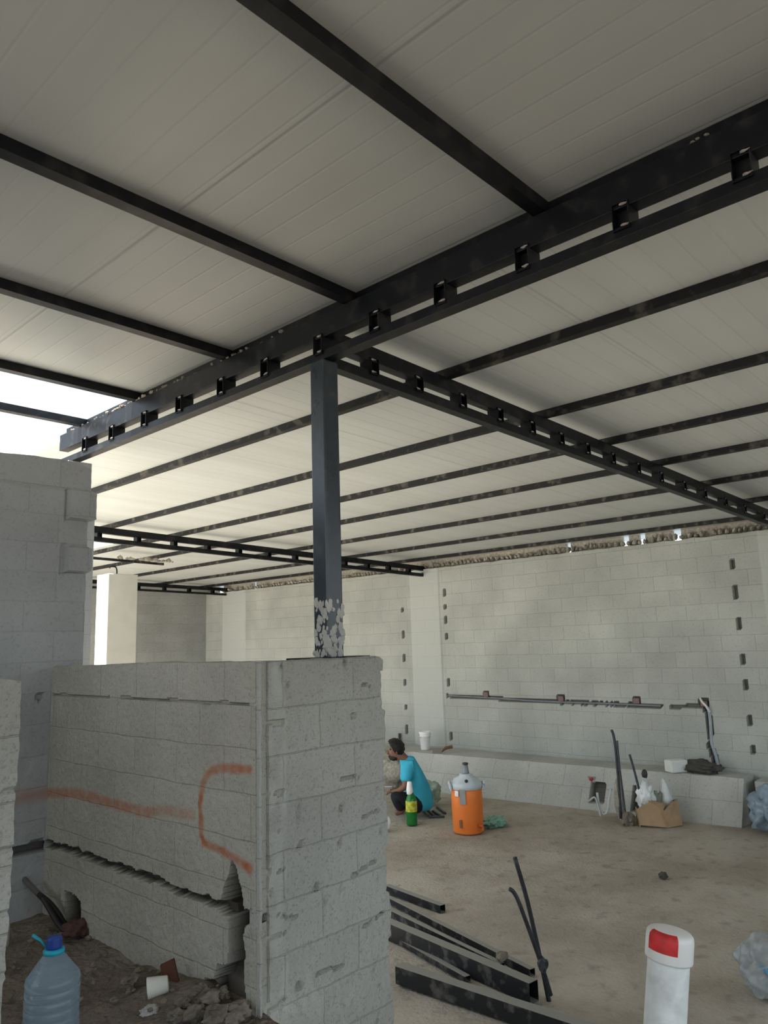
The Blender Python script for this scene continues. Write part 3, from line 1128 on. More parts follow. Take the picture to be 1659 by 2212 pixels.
# ------------------------------------------------------------------ plastic bags
def crumple(name, c, r, mat, label, seed, cat='bag', amp=.45, freq=2.2, flat=-.8, sub=4, parent=None):
    bm = bmesh.new()
    lump(bm, c, r, seed, amp, freq, sub, flat=-r[2] * abs(flat) if flat is not None else None)
    o = bm_obj(name, bm, mat, parent, smooth=True)
    if label: tag(o, label, cat)
    return o


film = simple('clear_film', (.60, .64, .66), .25, var=.25, scale=9, bump=1.0, bscale=11, trans=.65)
film_blue = simple('bluish_film', (.30, .38, .46), .3, var=.3, scale=10, bump=.8, bscale=14, trans=.15)
film_white = simple('white_film', (.78, .80, .80), .35, var=.12, scale=10, bump=.6, bscale=20)
film_green = simple('green_film', (.22, .40, .30), .35, var=.25, scale=14, bump=.6, bscale=20)
c_ = atd(1655, 2080, 3.9); c_.z = .125
bg1 = crumple('plastic_bag', c_, (.14, .14, .145), film, 'clear plastic bag with blue print on the floor, cut by the right edge', 21, amp=.38, freq=1.3, sub=5)
bm = bmesh.new()
for (dx, dz, s_) in ((-.045, .02, .028), (-.02, -.04, .03), (.02, .03, .02)):
    pass
tube(bm, [c_ - RIGHT * .075 + Vector((0, 0, .055)) - AWAY * .09, c_ - RIGHT * .035 + Vector((0, 0, .02)) - AWAY * .125, c_ - RIGHT * .06 + Vector((0, 0, -.03)) - AWAY * .12], .012, 6)
bm_obj('blue_print', bm, simple('blue_ink', (.10, .34, .52), .4), bg1)
c_ = atd(1662, 1768, 7.0); c_.z = .20
bg2 = thing('plastic_sack', (c_.x, c_.y, 0), 'large pale blue-grey crumpled plastic sack at the right edge, end of the ledge', 'sack')
crumple('body', c_, (.15, .17, .20), film_blue, None, 8, parent=bg2)
bm = bmesh.new()
tube(bm, smoothpath([c_ + Vector((0, 0, .0)) - AWAY * .14 + RIGHT * (.09 * math.cos(a)) + Vector((0, 0, .09 * math.sin(a))) for a in np.linspace(.4, 5.4, 9)]), .018, 6)
bm_obj('fold', bm, film_blue, bg2)

# white bags and torn cardboard by the ledge
c_ = onz(1412, 1786, 0)
crumple('plastic_bag', c_ + AWAY * .10 - RIGHT * .02 + Vector((0, 0, .26)), (.085, .085, .16), film_white, 'white plastic bag rising behind the torn cardboard, left one', 4, flat=None)
bm = bmesh.new()
q = c_ + AWAY * .10 + RIGHT * .16
for sgn in (0,):
    v = [q + Vector((0, 0, .0)), q + RIGHT * .10, q + RIGHT * .08 + Vector((0, 0, .30)), q + RIGHT * .01 + Vector((0, 0, .43)), q - RIGHT * .02 + Vector((0, 0, .28))]
    f = [bm.verts.new(p) for p in v]
    g = [bm.verts.new(p + AWAY * .05) for p in v]
    bm.faces.new(f); bm.faces.new(g[::-1])
    for i in range(5):
        k = (i + 1) % 5
        bm.faces.new([f[i], f[k], g[k], g[i]])
bmesh.ops.subdivide_edges(bm, edges=bm.edges[:], cuts=3, use_grid_fill=True)
for v in bm.verts:
    v.co += Vector((1, 1, 1)) * .018 * noise.noise(v.co * 9)
o = bm_obj('plastic_bag', bm, film_white, smooth=True)
tag(o, 'white plastic bag with a pointed top, behind the right of the torn cardboard', 'bag')
gsc = simple('grey_green_scraps', (.20, .23, .18), .8, var=.3, bump=.5)
crumple('scraps', c_ + AWAY * .12 + RIGHT * .09 + Vector((0, 0, .20)), (.07, .06, .10), gsc, 'grey-green scraps between the two white bags', 14, cat='scraps', flat=None)
crumple('bottle_top', c_ + AWAY * .14 + RIGHT * .0 + Vector((0, 0, .47)), (.03, .03, .05), simple('dark_top', (.05, .05, .05), .5), 'dark bottle top poking out of the left white bag', 2, cat='bottle', flat=None, sub=2, amp=.2)
card = simple('cardboard', (.42, .285, .165), .85, var=.12, scale=8, bump=.2)
cb = thing('torn_cardboard', c_, 'torn brown cardboard box standing on the floor before the white bags', 'box')


def quadplate(bm, pts, th=.006, nrm=None):
    pts = [Vector(p) for p in pts]
    n = (pts[1] - pts[0]).cross(pts[2] - pts[0]).normalized() * th
    f = [bm.verts.new(p) for p in pts]
    g = [bm.verts.new(p + n) for p in pts]
    bm.faces.new(f); bm.faces.new(g[::-1])
    m_ = len(pts)
    for i in range(m_):
        k = (i + 1) % m_
        bm.faces.new([f[i], f[k], g[k], g[i]])


U = Vector((0, 0, 1))
a_ = c_ - RIGHT * .13
bm = bmesh.new(); quadplate(bm, [a_ + U * .02, a_ + RIGHT * .24 - AWAY * .05 + U * 0, a_ + RIGHT * .26 - AWAY * .03 + U * .14, a_ + RIGHT * .11 + U * .235, a_ - RIGHT * .02 + U * .17]); bm_obj('panel', bm, card, cb)
bm = bmesh.new(); quadplate(bm, [a_ + RIGHT * .24 - AWAY * .055, a_ + RIGHT * .42 + AWAY * .03, a_ + RIGHT * .40 + AWAY * .05 + U * .24, a_ + RIGHT * .33 + U * .22, a_ + RIGHT * .21 + U * .14 - AWAY * .05]); bm_obj('panel', bm, card, cb)
bm = bmesh.new(); quadplate(bm, [a_ + RIGHT * .10 + U * .235, a_ + RIGHT * .22 + U * .15 - AWAY * .03, a_ + RIGHT * .30 + U * .19 + AWAY * .08, a_ + RIGHT * .14 + U * .26 + AWAY * .1]); bm_obj('flap', bm, card, cb)
bm = bmesh.new(); quadplate(bm, [a_ + AWAY * .01, a_ + RIGHT * .02 + AWAY * .18, a_ + RIGHT * .02 + AWAY * .17 + U * .16, a_ - RIGHT * .02 + U * .17 + AWAY * .01]); bm_obj('panel', bm, card, cb)
bm = bmesh.new(); quadplate(bm, [a_ + RIGHT * .42 + AWAY * .035, a_ + RIGHT * .40 + AWAY * .2, a_ + RIGHT * .39 + AWAY * .2 + U * .2, a_ + RIGHT * .40 + AWAY * .055 + U * .24]); bm_obj('panel', bm, card, cb)

# ------------------------------------------------------------------ pipes and wires standing before the ledge
dk = simple('dark_pipe', (.06, .065, .075), .5, var=.3, scale=20)
pale = simple('pale_pipe', (.48, .50, .50), .5, var=.15)
specs = [([atd(1341, 1768, 7.60), atd(1337, 1700, 7.62), atd(1330, 1620, 7.64), atd(1325, 1588, 7.65), atd(1321, 1577, 7.65)], .014, dk, 'tall dark pipe standing in front of the ledge, left of the white bags'),
         ([atd(1352, 1768, 7.52), atd(1346, 1718, 7.55), atd(1338, 1655, 7.58), atd(1333, 1600, 7.6)], .010, dk, 'thin dark pipe alongside the tallest one before the ledge'),
         ([atd(1387, 1762, 7.50), atd(1382, 1715, 7.5), atd(1370, 1664, 7.52), atd(1360, 1630, 7.53)], .012, dk, 'leaning dark pipe just left of the white bags'),
         ([atd(1290, 1712, 7.68), atd(1294, 1738, 7.64), atd(1303, 1758, 7.6), atd(1312, 1752, 7.58), atd(1316, 1725, 7.6), atd(1320, 1704, 7.64)], .012, pale, 'pale flexible hose drooping in a loop before the ledge'),
         ([atd(1262, 1712, 7.72), atd(1270, 1730, 7.68), atd(1284, 1722, 7.66), atd(1291, 1738, 7.62), atd(1297, 1763, 7.58)], .009, pale, 'thin pale cable tangled over the dark hole of the ledge')]
for pts, r_, mt, lb in specs:
    pts[0].z = max(pts[0].z, 0)
    bm = bmesh.new()
    tube(bm, smoothpath(pts, 4), r_, 8)
    tag(bm_obj('pipe', bm, mt, smooth=True), lb, 'pipe')
# pier of mortar where the pipes rise
bm = bmesh.new()
p = atd(1336, 1715, 7.66)
lump(bm, (p.x, p.y, .22), (.04, .045, .20), 7, .3, sub=3)
tag(bm_obj('mortar_lump', bm, M['mortar']), 'rough mortar packed around the standing pipes at the ledge', 'lump')
bm = bmesh.new()
p = onz(1357, 1782, 0)
lump(bm, (p.x, p.y, .045), (.07, .06, .06), 9, .6, sub=3)
tag(bm_obj('mortar_lump', bm, M['rock']), 'grey rubble lump on the floor at the foot of the pipes', 'lump')
# red electrical box on the ledge face
p = onx(1278, 1684, 7.935)
bm = bmesh.new()
add_box(bm, (p.x - .012, p.y - .05, p.z - .03), (p.x + .03, p.y + .04, p.z + .035))
o = bm_obj('junction_box', bm, simple('grey_box', (.30, .27, .25), .6))
bevel(o, .006)
tag(o, 'small junction box with a red cap in the ledge face above the dark hole', 'box')
bm = bmesh.new()
lathe(bm, [(.004, 0), (.022, .002), (.020, .016), (.006, .02)], 16, p + Vector((-.014, -.005, .008)), Vector((-1, 0, 0)))
bm_obj('red_cap', bm, simple('red_cap', (.50, .03, .05), .4), o)

# white foam block on the ledge; dark lump stands in for the shadowed hole
p = onz(1462, 1668, Bz)
fb = bmesh.new()
add_box(fb, (-.10, -.07, 0), (.10, .07, .125))
o = bm_obj('foam_block', fb, simple('white_foam', (.80, .81, .78), .7, var=.04, bump=.2))
o.matrix_world = Matrix.Translation((8.12, p.y * 8.12 / p.x, Bz)) @ Euler((0, 0, R_(-35))).to_matrix().to_4x4()
bevel(o, .018, 4)
tag(o, 'white foam block lying on the ledge near the pipe chase', 'block')
p2 = onx(1500, 1656, 8.2)
crumple('shade_lump', (8.2, p2.y - .06, Bz + .055), (.10, .19, .07), simple('hole_shade_dark', (.075, .07, .06), .9, var=.3, bump=.5), 'dark lump standing in for the shadowed hole right of the foam block', 31, cat='sack', flat=-.9)

# ------------------------------------------------------------------ white bucket, mound and trowel at the far end of the ledge
p = onz(919, 1622, Bz + .02)
p = Vector((8.05, 8.05 * p.y / p.x, Bz + .005))
bk = thing('white_bucket', p, 'bright white plastic bucket standing on the far end of the ledge', 'bucket')
wp = simple('white_plastic', (.93, .94, .94), .35, var=.03)
sc_ = 8.05 / 7.0
bm = bmesh.new()
lathe(bm, [(.055, 0), (.060, .004), (.072, .17), (.078, .172), (.079, .185), (.074, .186), (.073, .20), (.080, .205), (.080, .235), (.074, .236), (.071, .225), (.056, .012), (.001, .010)], 32, p)
bm_obj('body', bm, wp, bk, smooth=True)
bm = bmesh.new()
tube(bm, [p + Vector((.0, 0, .21)) + RIGHT * (.082 * math.cos(a)) - Vector((.73, .68, 0)) * (.06 * math.sin(a)) - U * (.07 * math.sin(a)) for a in np.linspace(0, math.pi, 12)], .003, 6)
bm_obj('handle', bm, simple('wire', (.4, .4, .4), .4, .8), bk)
bm = bmesh.new()
q = onz(915, 1745, 0)
lump(bm, (7.55, 7.35, .18), (.30, .55, .30), 17, .35, sub=4, freq=1.8)
o = bm_obj('mortar_mound', bm, M['mortar'], smooth=True)
tag(o, 'pale heap of mortar against the end of the ledge behind the sitting person', 'heap')
p = onx(958, 1622, 7.95)
tw = thing('trowel', p, 'dusty trowel with a brown handle lying on the ledge right of the bucket', 'trowel')
bm = bmesh.new()
quadplate(bm, [p - RIGHT * .17 - U * .09 - AWAY * .04, p - RIGHT * .05 - U * .05 - AWAY * .06, p + RIGHT * .0 + U * .03, p - RIGHT * .13 + U * .02 + AWAY * .04], .008)
bm_obj('blade', bm, simple('dusty_blade', (.22, .20, .18), .6, .2), tw)
bm = bmesh.new()
tube(bm, [p - RIGHT * .03 - U * .01, p + RIGHT * .03 + U * .035, p + RIGHT * .12 + U * .05], [.012, .02, .022], 8)
bm_obj('handle', bm, simple('brown_handle', (.16, .08, .05), .6), tw)
bm = bmesh.new()
p = onx(862, 1600, 8.36)
tube(bm, [(8.37, p.y, .05), (8.37, p.y, p.z + .10)], .018, 8)
tag(bm_obj('pipe', bm, dk), 'dark upright pipe stub against the far wall above the sitting person', 'pipe')

# ------------------------------------------------------------------ cooler
p = onz(1012, 1797, 0)
cl = thing('drink_cooler', p, 'round orange drink cooler with a pale lid standing on the floor', 'cooler')
orange = simple('orange_plastic', (.80, .20, .035), .4, var=.06, scale=10)
lidm = simple('pale_grey_lid', (.52, .58, .62), .45, var=.06)
strap = simple('grey_strap', (.30, .31, .31), .6)
bm = bmesh.new()
lathe(bm, [(.128, 0), (.142, .006), (.146, .02), (.146, .05), (.150, .06), (.153, .32), (.150, .405), (.146, .415)], 40, p)
bm_obj('body', bm, orange, cl, smooth=True)
bm = bmesh.new()
lathe(bm, [(.150, .412), (.158, .415), (.160, .455), (.152, .472), (.135, .478), (.125, .50), (.07, .525), (.062, .545), (.050, .55), (.001, .55)], 40, p)
ld = bm_obj('lid', bm, lidm, cl, smooth=True)
bm = bmesh.new()
lathe(bm, [(.012, .0), (.016, .004), (.016, .018), (.008, .02)], 16, p + U * .49 - AWAY * .115 - RIGHT * .01, (-AWAY + U * .7))
bm_obj('vent_plug', bm, simple('black_plug', (.03, .03, .03), .4), ld)
tc_ = -AWAY
for sgn, nm in ((-1, 'side_handle'), (1, 'side_handle')):
    bm = bmesh.new()
    b_ = p + RIGHT * sgn * .155 - AWAY * .02
    tube(bm, smoothpath([b_ - AWAY * .045 + U * .40, b_ - AWAY * .05 + RIGHT * sgn * .012 + U * .46, b_ + RIGHT * sgn * .014 + U * .475, b_ + AWAY * .05 + RIGHT * sgn * .012 + U * .46, b_ + AWAY * .045 + U * .40], 4), .012, 8)
    bm_obj(nm, bm, lidm, cl, smooth=True)
bm = bmesh.new()
q = p - AWAY * .152 - RIGHT * .055
quadplate(bm, [q - RIGHT * .028 + U * .285 + AWAY * .012, q + RIGHT * .028 + U * .285, q + RIGHT * .028 + U * .425, q - RIGHT * .028 + U * .425 + AWAY * .012], .006)
bm_obj('strap', bm, strap, cl)
bm = bmesh.new()
q = p - AWAY * .140 - RIGHT * .115
quadplate(bm, [q - RIGHT * .008 + U * .36 + AWAY * .03, q + RIGHT * .022 + U * .36, q + RIGHT * .022 + U * .41, q - RIGHT * .008 + U * .41 + AWAY * .03], .006)
bm_obj('latch', bm, simple('white_latch', (.7, .75, .8), .4), cl)
bm = bmesh.new()
q = p - AWAY * .125 + RIGHT * .098 + U * .085
lathe(bm, [(.018, 0), (.020, .018), (.012, .02), (.012, .05), (.004, .052)], 16, q, (-AWAY + RIGHT * .7))
tube(bm, [q - AWAY * .035 + RIGHT * .03, q - AWAY * .037 + RIGHT * .03 - U * .04], .009, 8)
sp_ = bm_obj('spigot', bm, simple('red_spigot', (.55, .10, .03), .4), cl)
bm = bmesh.new()
q = p - AWAY * .135 - RIGHT * .085 + U * .10
quadplate(bm, [q - RIGHT * .010 + AWAY * .01 - U * .03, q + RIGHT * .012 - AWAY * .004 - U * .035, q + RIGHT * .012 - AWAY * .004 + U * .045, q - RIGHT * .010 + AWAY * .01 + U * .04], .003)
bm_obj('emblem', bm, simple('dark_emblem', (.20, .09, .05), .5), cl)
q = p + U * .552
gc = thing('glass_cup', q, 'small grey cup standing upside down on the cooler lid', 'cup')
bm = bmesh.new()
lathe(bm, [(.034, 0), (.034, .01), (.024, .075), (.020, .08), (.001, .08)], 20, q)
bm_obj('cup', bm, simple('smoky_cup', (.28, .32, .34), .2, var=.2, trans=.3), gc, smooth=True)
bm = bmesh.new()
lathe(bm, [(.026, .081), (.030, .085), (.030, .098), (.018, .103), (.001, .103)], 20, q)
bm_obj('base', bm, simple('dark_base', (.05, .05, .055), .4), gc, smooth=True)

# green film on floor right of cooler
c_ = onz(1066, 1784, 0)
crumple('plastic_bag', c_ + U * .035, (.13, .10, .05), film_green, 'flat green plastic bag on the floor right of the cooler', 41, amp=.7, flat=-.7)
c_ = onz(934, 1738, 0)
crumple('plastic_bag', c_ + U * .13, (.09, .10, .13), simple('pale_green_film', (.40, .48, .37), .35, var=.2, bump=.5, trans=.2), 'pale green plastic bag standing behind the sitting person', 43, amp=.5)

# small dark tools on the floor between person and cooler
random.seed(2)
for k, (a, b_) in enumerate((((918, 1745), (938, 1762)), ((925, 1762), (912, 1748)), ((944, 1744), (962, 1757)), ((950, 1762), (935, 1752)), ((926, 1766), (960, 1764)))):
    bm = bmesh.new()
    p, q = onz(*a, .012), onz(*b_, .012)
    add_beam(bm, p, q, .022, .022)
    tag(bm_obj('iron_bar', bm, dk), 'short dark iron bar on the floor between the person and the cooler', 'bar', 'short iron bars by the cooler')

# ------------------------------------------------------------------ green soda bottle
p = onz(890, 1782, 0)
gb = thing('green_bottle', p, 'green plastic drink bottle with yellow label and white top, before the sitting person', 'bottle')
gpl = simple('green_pet', (.015, .24, .045), .15, var=.1, trans=.25)
bm = bmesh.new()
lathe(bm, [(.045, 0), (.056, .006), (.058, .03), (.056, .06), (.058, .09), (.058, .22), (.055, .25), (.040, .29), (.024, .315), (.018, .325)], 28, p)
bm_obj('body', bm, gpl, gb, smooth=True)
bm = bmesh.new()
lathe(bm, [(.0585, .135), (.0595, .14), (.0595, .235), (.0585, .24)], 28, p, cap=False)
bm_obj('label', bm, simple('yellow_green_label', (.50, .52, .05), .5, var=.45, scale=28), gb, smooth=True)
bm = bmesh.new()
lathe(bm, [(.026, .300), (.032, .305), (.034, .35), (.026, .40), (.022, .425), (.001, .43)], 20, p - RIGHT * .012)
bm_obj('white_top', bm, wp, gb, smooth=True)

# white container cut by the partition
p = onz(847, 1793, 0)
bm = bmesh.new()
lathe(bm, [(.050, 0), (.070, .02), (.078, .06), (.074, .10), (.045, .135), (.03, .14)], 20, p + U * .065 - RIGHT * .03, (-RIGHT * .85 + U * .25 - AWAY * .3))
o = bm_obj('white_container', bm, wp, smooth=True)
zmin = min(v.co.z for v in o.data.vertices)
for v in o.data.vertices: v.co.z -= zmin
tag(o, 'small white container lying on the floor beside the low partition edge', 'container')

# stone on the floor
p = onz(1433, 1898, 0)
bm = bmesh.new()
lump(bm, p + U * .02, (.036, .030, .028), 3, .4, sub=3, flat=-.02)
tag(bm_obj('stone', bm, simple('dark_stone', (.07, .06, .05), .9, bump=.5)), 'small dark stone alone on the open floor', 'stone')

# ------------------------------------------------------------------ left room: water jug
p = onz(107, 2290, .752)
jug = thing('water_jug', p, 'large clear blue water jug with a dark blue cap at the bottom left', 'jug')
m, n, b = new_mat('blue_pet')
b.inputs['Base Color'].default_value = (.52, .66, .76, 1)
b.inputs['Roughness'].default_value = .08
b.inputs['Transmission Weight'].default_value = .72
b.inputs['IOR'].default_value = 1.34
tcn = n.nodes.new('ShaderNodeTexCoord'); nn = n.nodes.new('ShaderNodeTexNoise'); nn.inputs['Scale'].default_value = 8
n.links.new(tcn.outputs['Object'], nn.inputs['Vector'])
bpn = n.nodes.new('ShaderNodeBump'); bpn.inputs['Strength'].default_value = .25; bpn.inputs['Distance'].default_value = .02
n.links.new(nn.outputs[0], bpn.inputs['Height']); n.links.new(bpn.outputs[0], b.inputs['Normal'])
pet = m
zt_ = zat(105, 2024, p); zc_ = zat(105, 2060, p); zs_ = zat(105, 2112, p)
R0 = .0725
prof = [(.055, 0), (.068, .004), (R0, .018)]
z = .03
zsr = zs_ - p.z
while z < zsr - .02:
    prof += [(R0, z), (R0, z + .012), (R0 - .0028, z + .016), (R0, z + .020)]
    z += .024
prof += [(R0, zsr - .004), (R0 - .003, zsr + .006), (.050, zsr + .030), (.030, zc_ - p.z - .006), (.024, zc_ - p.z), (.019, zc_ - p.z + .004), (.018, zc_ - p.z + .012)]
bm = bmesh.new()
lathe(bm, prof, 48, p)
bm_obj('body', bm, pet, jug, smooth=True)
cyan = simple('cyan_seal', (.02, .40, .55), .35)
bm = bmesh.new()
h0 = zc_ - p.z
lathe(bm, [(.022, h0 - .001), (.028, h0), (.029, h0 + .009), (.024, h0 + .012), (.019, h0 + .013)], 28, p)
bm_obj('neck_ring', bm, cyan, jug, smooth=True)
bm = bmesh.new()
ht = zt_ - p.z
pr_ = [(.0205, h0 + .013), (.0215, h0 + .014)] + [(.0195 + .002 * (1 - k / 6), h0 + .014 + (ht - h0 - .016) * k / 6) for k in range(1, 7)] + [(.014, ht), (.001, ht + .0005)]
lathe(bm, pr_, 28, p)
bm_obj('cap', bm, simple('blue_cap', (.015, .055, .28), .4), jug, smooth=True)
bm = bmesh.new()
e = p + U * (h0 + .012)
tip = p + U * (zat(60, 2028, p) - p.z) - RIGHT * .062
tube(bm, [e - RIGHT * .020, e.lerp(tip, .55) - RIGHT * .004 + U * .001, tip], [.0022, .0034, .0052], 8)
bm_obj('seal_strip', bm, cyan, jug, smooth=True)

# foam cup, shard, scraps, cable, rubble in the left room
p = onz(340, 2158, .76)
bm = bmesh.new()
lathe(bm, [(.031, 0), (.033, .001), (.032, .006), (.024, .062), (.022, .064), (.021, .060), (.028, .006)], 28, p + U * .030 - RIGHT * .032, (RIGHT * .95 + AWAY * .25 + U * .12), cap=False)
o = bm_obj('foam_cup', bm, simple('foam', (.72, .70, .63), .7, var=.04), smooth=True)
tag(o, 'white foam cup lying on its side on the rubble', 'cup')
bm = bmesh.new()
p = onz(368, 2132, .76)
quadplate(bm, [p - RIGHT * .020, p + RIGHT * .034 + U * .004, p + RIGHT * .012 + U * .088, p - RIGHT * .032 + U * .070], .012)
o = bm_obj('tile_shard', bm, simple('terracotta', (.10, .038, .022), .85, bump=.3))
tag(o, 'reddish-brown broken tile shard standing in the rubble', 'shard')
crumple('crumpled_paper', onz(322, 2192, .76) + U * .008, (.030, .022, .014), simple('white_scrap', (.45, .43, .40), .8), 'crumpled whitish scrap on the soil below the foam cup', 51, cat='scrap', amp=.6)
p = onz(168, 2015, .76)
cbm = simple('black_hose', (.022, .020, .020), .5)
for pts, lb in (([atd(84, 1932, 3.15), atd(105, 1948, 3.12), atd(125, 1972, 3.1), atd(140, 1995, 3.08), atd(160, 2008, 3.05)], 'black hose end lying by the hole in the low partition, upper one'),
                ([atd(90, 1936, 3.12), atd(108, 1966, 3.08), atd(122, 1990, 3.05), atd(140, 2012, 3.02), atd(152, 2018, 3.0)], 'black hose end lying by the hole in the low partition, lower one')):
    bm = bmesh.new()
    tube(bm, smoothpath(pts, 4), .011, 8)
    tag(bm_obj('hose', bm, cbm, smooth=True), lb, 'hose')
bm = bmesh.new()
tube(bm, [atd(42, 1888, 3.25), atd(92, 1940, 3.14)], .012, 8)
tag(bm_obj('stick', bm, simple('grey_stick', (.12, .11, .10), .8)), 'grey dusty stick leaning in the dark left corner', 'stick')
crumple('brick_piece', onz(165, 2012, .76) + U * .01, (.05, .045, .03), simple('dull_brick', (.10, .05, .042), .9, bump=.5), 'dull reddish brick piece at the hose ends', 55, cat='brick', amp=.5)
bm = bmesh.new()
tube(bm, [atd(11, 2062, 2.95), atd(15, 1992, 2.95)], .012, 10)
o = bm_obj('pipe_stub', bm, simple('whitish_pipe', (.55, .53, .52), .5), smooth=True)
tag(o, 'short white pipe showing at the left edge behind the near pier', 'pipe')

random.seed(11)
bm = bmesh.new()
for k in range(420):
    x = random.uniform(.7, 1.535)
    y = random.uniform(1.9, 3.3)
    d = math.hypot(x - 1.5, y - 2.2)
    if random.random() > math.exp(-d * 2.2) + .10: continue
    s_ = random.uniform(.003, .012)
    lump(bm, (x, y, .752 + .05 * max(0, 1 - d / .35) + s_ * .3), (s_ * 1.3, s_, s_ * .8), seed=k, sub=1, amp=.6)
o = bm_obj('gravel', bm, M['rock'])
tag(o, 'loose gravel and crumbs on the soil along the low partition', 'gravel', kind='stuff')
chunk_at = [(455, 2165, .03), (490, 2150, .024), (420, 2195, .028), (515, 2190, .03), (470, 2200, .034), (395, 2172, .02), (505, 2205, .022), (440, 2145, .018), (285, 2120, .022), (300, 2100, .014), (380, 2200, .02), (530, 2170, .018)]
for k, (a, b_, s_) in enumerate(chunk_at):
    p = onz(a, b_, .775)
    if p.x > XC - s_ * 1.1: p.x = XC - s_ * 1.15
    bm = bmesh.new()
    lump(bm, p + U * s_ * .3, (s_ * 1.25, s_, s_ * .75), seed=k * 3 + 1, sub=3, amp=.6)
    o = bm_obj('rubble_chunk', bm, M['rock'])
    tag(o, 'broken block chunk in the rubble heap at the foot of the low partition', 'rubble', 'rubble chunks by the partition')

# ------------------------------------------------------------------ person sitting on the floor
A = onz(880, 1765, 0)
nh = Vector((A.x, A.y, 0)).normalized()


def pp(px, py, off=0.0):
    r = Vector(ray(px, py))
    C0 = Vector((0, 0, H))
    t = ((A - C0).dot(nh) - off) / r.dot(nh)
    return C0 + r * t


def skin_obj(name, chains, mat, parent=None, sub=2, root=0):
    """chains: list of lists of (point, radius or (rx,ry)); shared points (same tuple key) are merged"""
    bm = bmesh.new()
    ly = bm.verts.layers.skin.verify()
    seen = {}
    for ch in chains:
        prev = None
        for (pt_, rad) in ch:
            key = tuple(round(c, 4) for c in pt_)
            if key not in seen:
                v = bm.verts.new(pt_)
                v[ly].radius = rad if isinstance(rad, tuple) else (rad, rad)
                v[ly].use_root = (len(seen) == root)
                seen[key] = v
            v = seen[key]
            if prev is not None and prev is not v and bm.edges.get((prev, v)) is None:
                bm.edges.new((prev, v))
            prev = v
    me = bpy.data.meshes.new(name)
    bm.to_mesh(me)
    bm.free()
    o = link_mesh(name, me, mat, parent)
    md = o.modifiers.new('skin', 'SKIN')
    md.use_smooth_shade = True
    sb = o.modifiers.new('sub', 'SUBSURF')
    sb.levels = sb.render_levels = sub
    return o


skinm = simple('skin', (.20, .095, .06), .55, var=.06)
shirtm = simple('cyan_shirt', (.045, .42, .60), .8, var=.12, scale=9, bump=.9, bscale=9)
trm = simple('black_trousers', (.012, .012, .018), .8, var=.3, bump=.4)
hairm = simple('black_hair', (.010, .008, .008), .6, bump=.8, bscale=90)
pelvis, waist, chest, nb = pp(902, 1736), pp(905, 1708), pp(896, 1672), pp(880, 1646)
neck, headc, headt = pp(868, 1636), pp(853, 1622), pp(850, 1608)
jaw = pp(846, 1636)
body = []
ch = [[(pelvis, .11), (waist, .10), (chest, .11), (nb, .065), (neck, .050), (headc, (.078, .088)), (headt, (.066, .072))], [(headc, (.078, .088)), (jaw, .040)]]
for s_ in (1, -1):
    sh, el, wr = pp(880, 1656, .16 * s_), pp(876, 1700, .23 * s_), pp(856, 1710, .13 * s_)
    hand = pp(849, 1710, .10 * s_)
    ch.append([(chest, .11), (sh, .055), (el, .038), (wr, .025), (hand, (.034, .016))])
    for k in range(4):
        f0 = hand + RIGHT * -.03 + nh * (.012 * (k - 1.5))
        f1 = f0 - RIGHT * (.028 + .004 * (k in (1, 2))) - U * .010
        f2 = f1 - RIGHT * .012 - U * .022
        ch.append([(hand, (.034, .016)), (f0, .010), (f1, .0085), (f2, .007)])
    t0 = hand + U * .018 - RIGHT * .005
    ch.append([(hand, (.034, .016)), (t0, .011), (t0 - RIGHT * .03 + U * .006, .009)])
    hip, kn, an, toe = pp(898, 1740, .10 * s_), pp(848, 1716, .20 * s_), pp(872, 1751, .14 * s_), pp(852, 1757, .15 * s_)
    ch.append([(pelvis, .11), (hip, .065), (kn, .055), (an, .040), (toe, .030)])
ps = skin_obj('person', ch, skinm)
tag(ps, 'person in a cyan T-shirt and black trousers sitting on the floor, head bowed, half hidden', 'person')
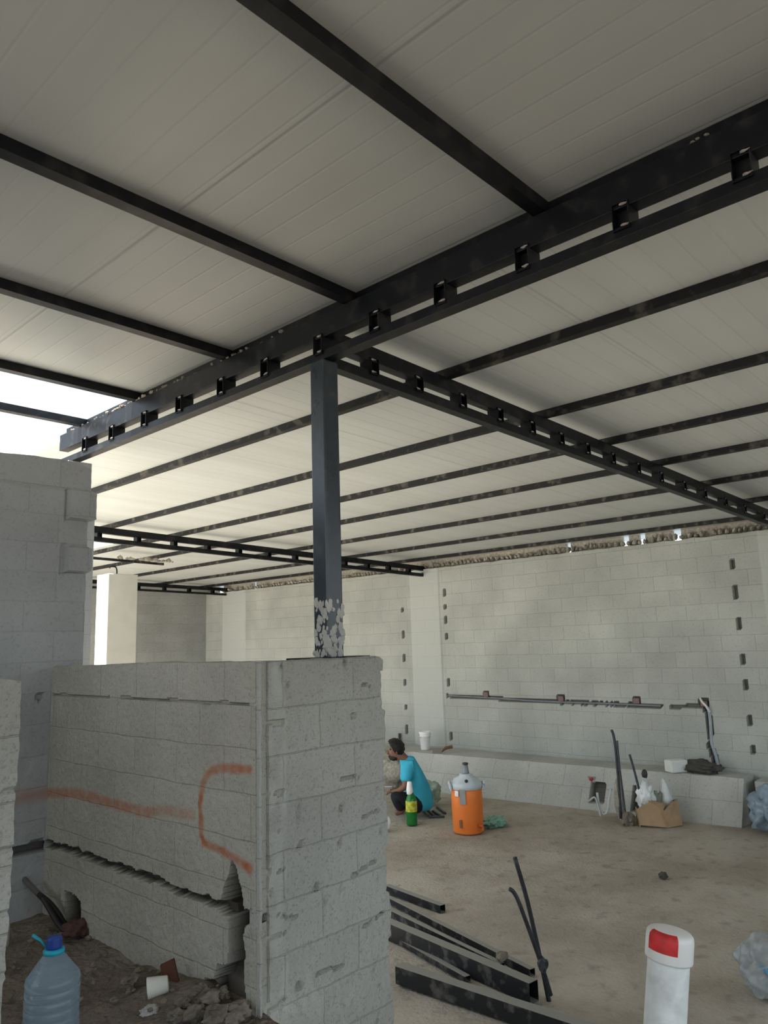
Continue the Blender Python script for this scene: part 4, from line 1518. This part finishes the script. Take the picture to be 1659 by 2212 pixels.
# shirt
ch = [[(pp(906, 1753), (.13, .16)), (pp(905, 1738), (.155, .170)), (waist + RIGHT * .0, (.140, .16)), (chest, (.135, .15)), (nb + RIGHT * .01, (.085, .09)), (pp(872, 1640), (.060, .065))]]
for s_ in (1, -1):
    sh, el = pp(880, 1657, .165 * s_), pp(876, 1692, .215 * s_)
    ch.append([(chest, (.135, .15)), (sh, .078), (el, .066)])
skin_obj('shirt', ch, shirtm, ps)
ch = []
for s_ in (1, -1):
    hip, kn, an = pp(898, 1738, .10 * s_), pp(848, 1717, .20 * s_), pp(872, 1750, .14 * s_)
    ch.append([(pp(894, 1742), .10), (hip, .105), (kn, .078), (an, .058)])
skin_obj('trousers', ch, trm, ps)
# hair cap, beard, ears, nose
bm = bmesh.new()
hc = pp(854, 1616)
f_ = (-RIGHT * .85 - U * .5).normalized()
lump(bm, hc, (.106, .104, .104), 4, .10, 3, 4)
for v in list(bm.verts):
    q = v.co - hc
    if q.dot(f_) > .035 or q.z < -.055 - .3 * q.dot(RIGHT):
        bm.verts.remove(v)
bm_obj('hair', bm, hairm, ps, smooth=True)
bm = bmesh.new()
lump(bm, pp(850, 1636), (.044, .058, .036), 6, .2, 3, 3)
bm_obj('beard', bm, hairm, ps, smooth=True)
for s_ in (1, -1):
    bm = bmesh.new()
    lump(bm, pp(857, 1624, .088 * s_), (.016, .014, .026), 6, .15, 2, 2)
    bm_obj('ear', bm, skinm, ps, smooth=True)
    bm = bmesh.new()
    lump(bm, pp(843, 1619, .036 * s_), (.008, .010, .006), 1, .1, 1, 2)
    bm_obj('eye', bm, hairm, ps, smooth=True)
bm = bmesh.new()
lump(bm, pp(839, 1626), (.018, .014, .020), 6, .1, 2, 2)
bm_obj('nose', bm, skinm, ps, smooth=True)
bm = bmesh.new()
q = pp(843, 1706, .02)
quadplate(bm, [q - RIGHT * .06 - U * .02 + nh * .04, q + RIGHT * .02 - U * .02 + nh * .04, q + RIGHT * .02 + U * .045 - nh * .04, q - RIGHT * .06 + U * .045 - nh * .04], .01)
tag(bm_obj('white_cloth', bm, simple('cloth', (.6, .55, .56), .8)), 'pale cloth held in the sitting person\'s hands', 'cloth')
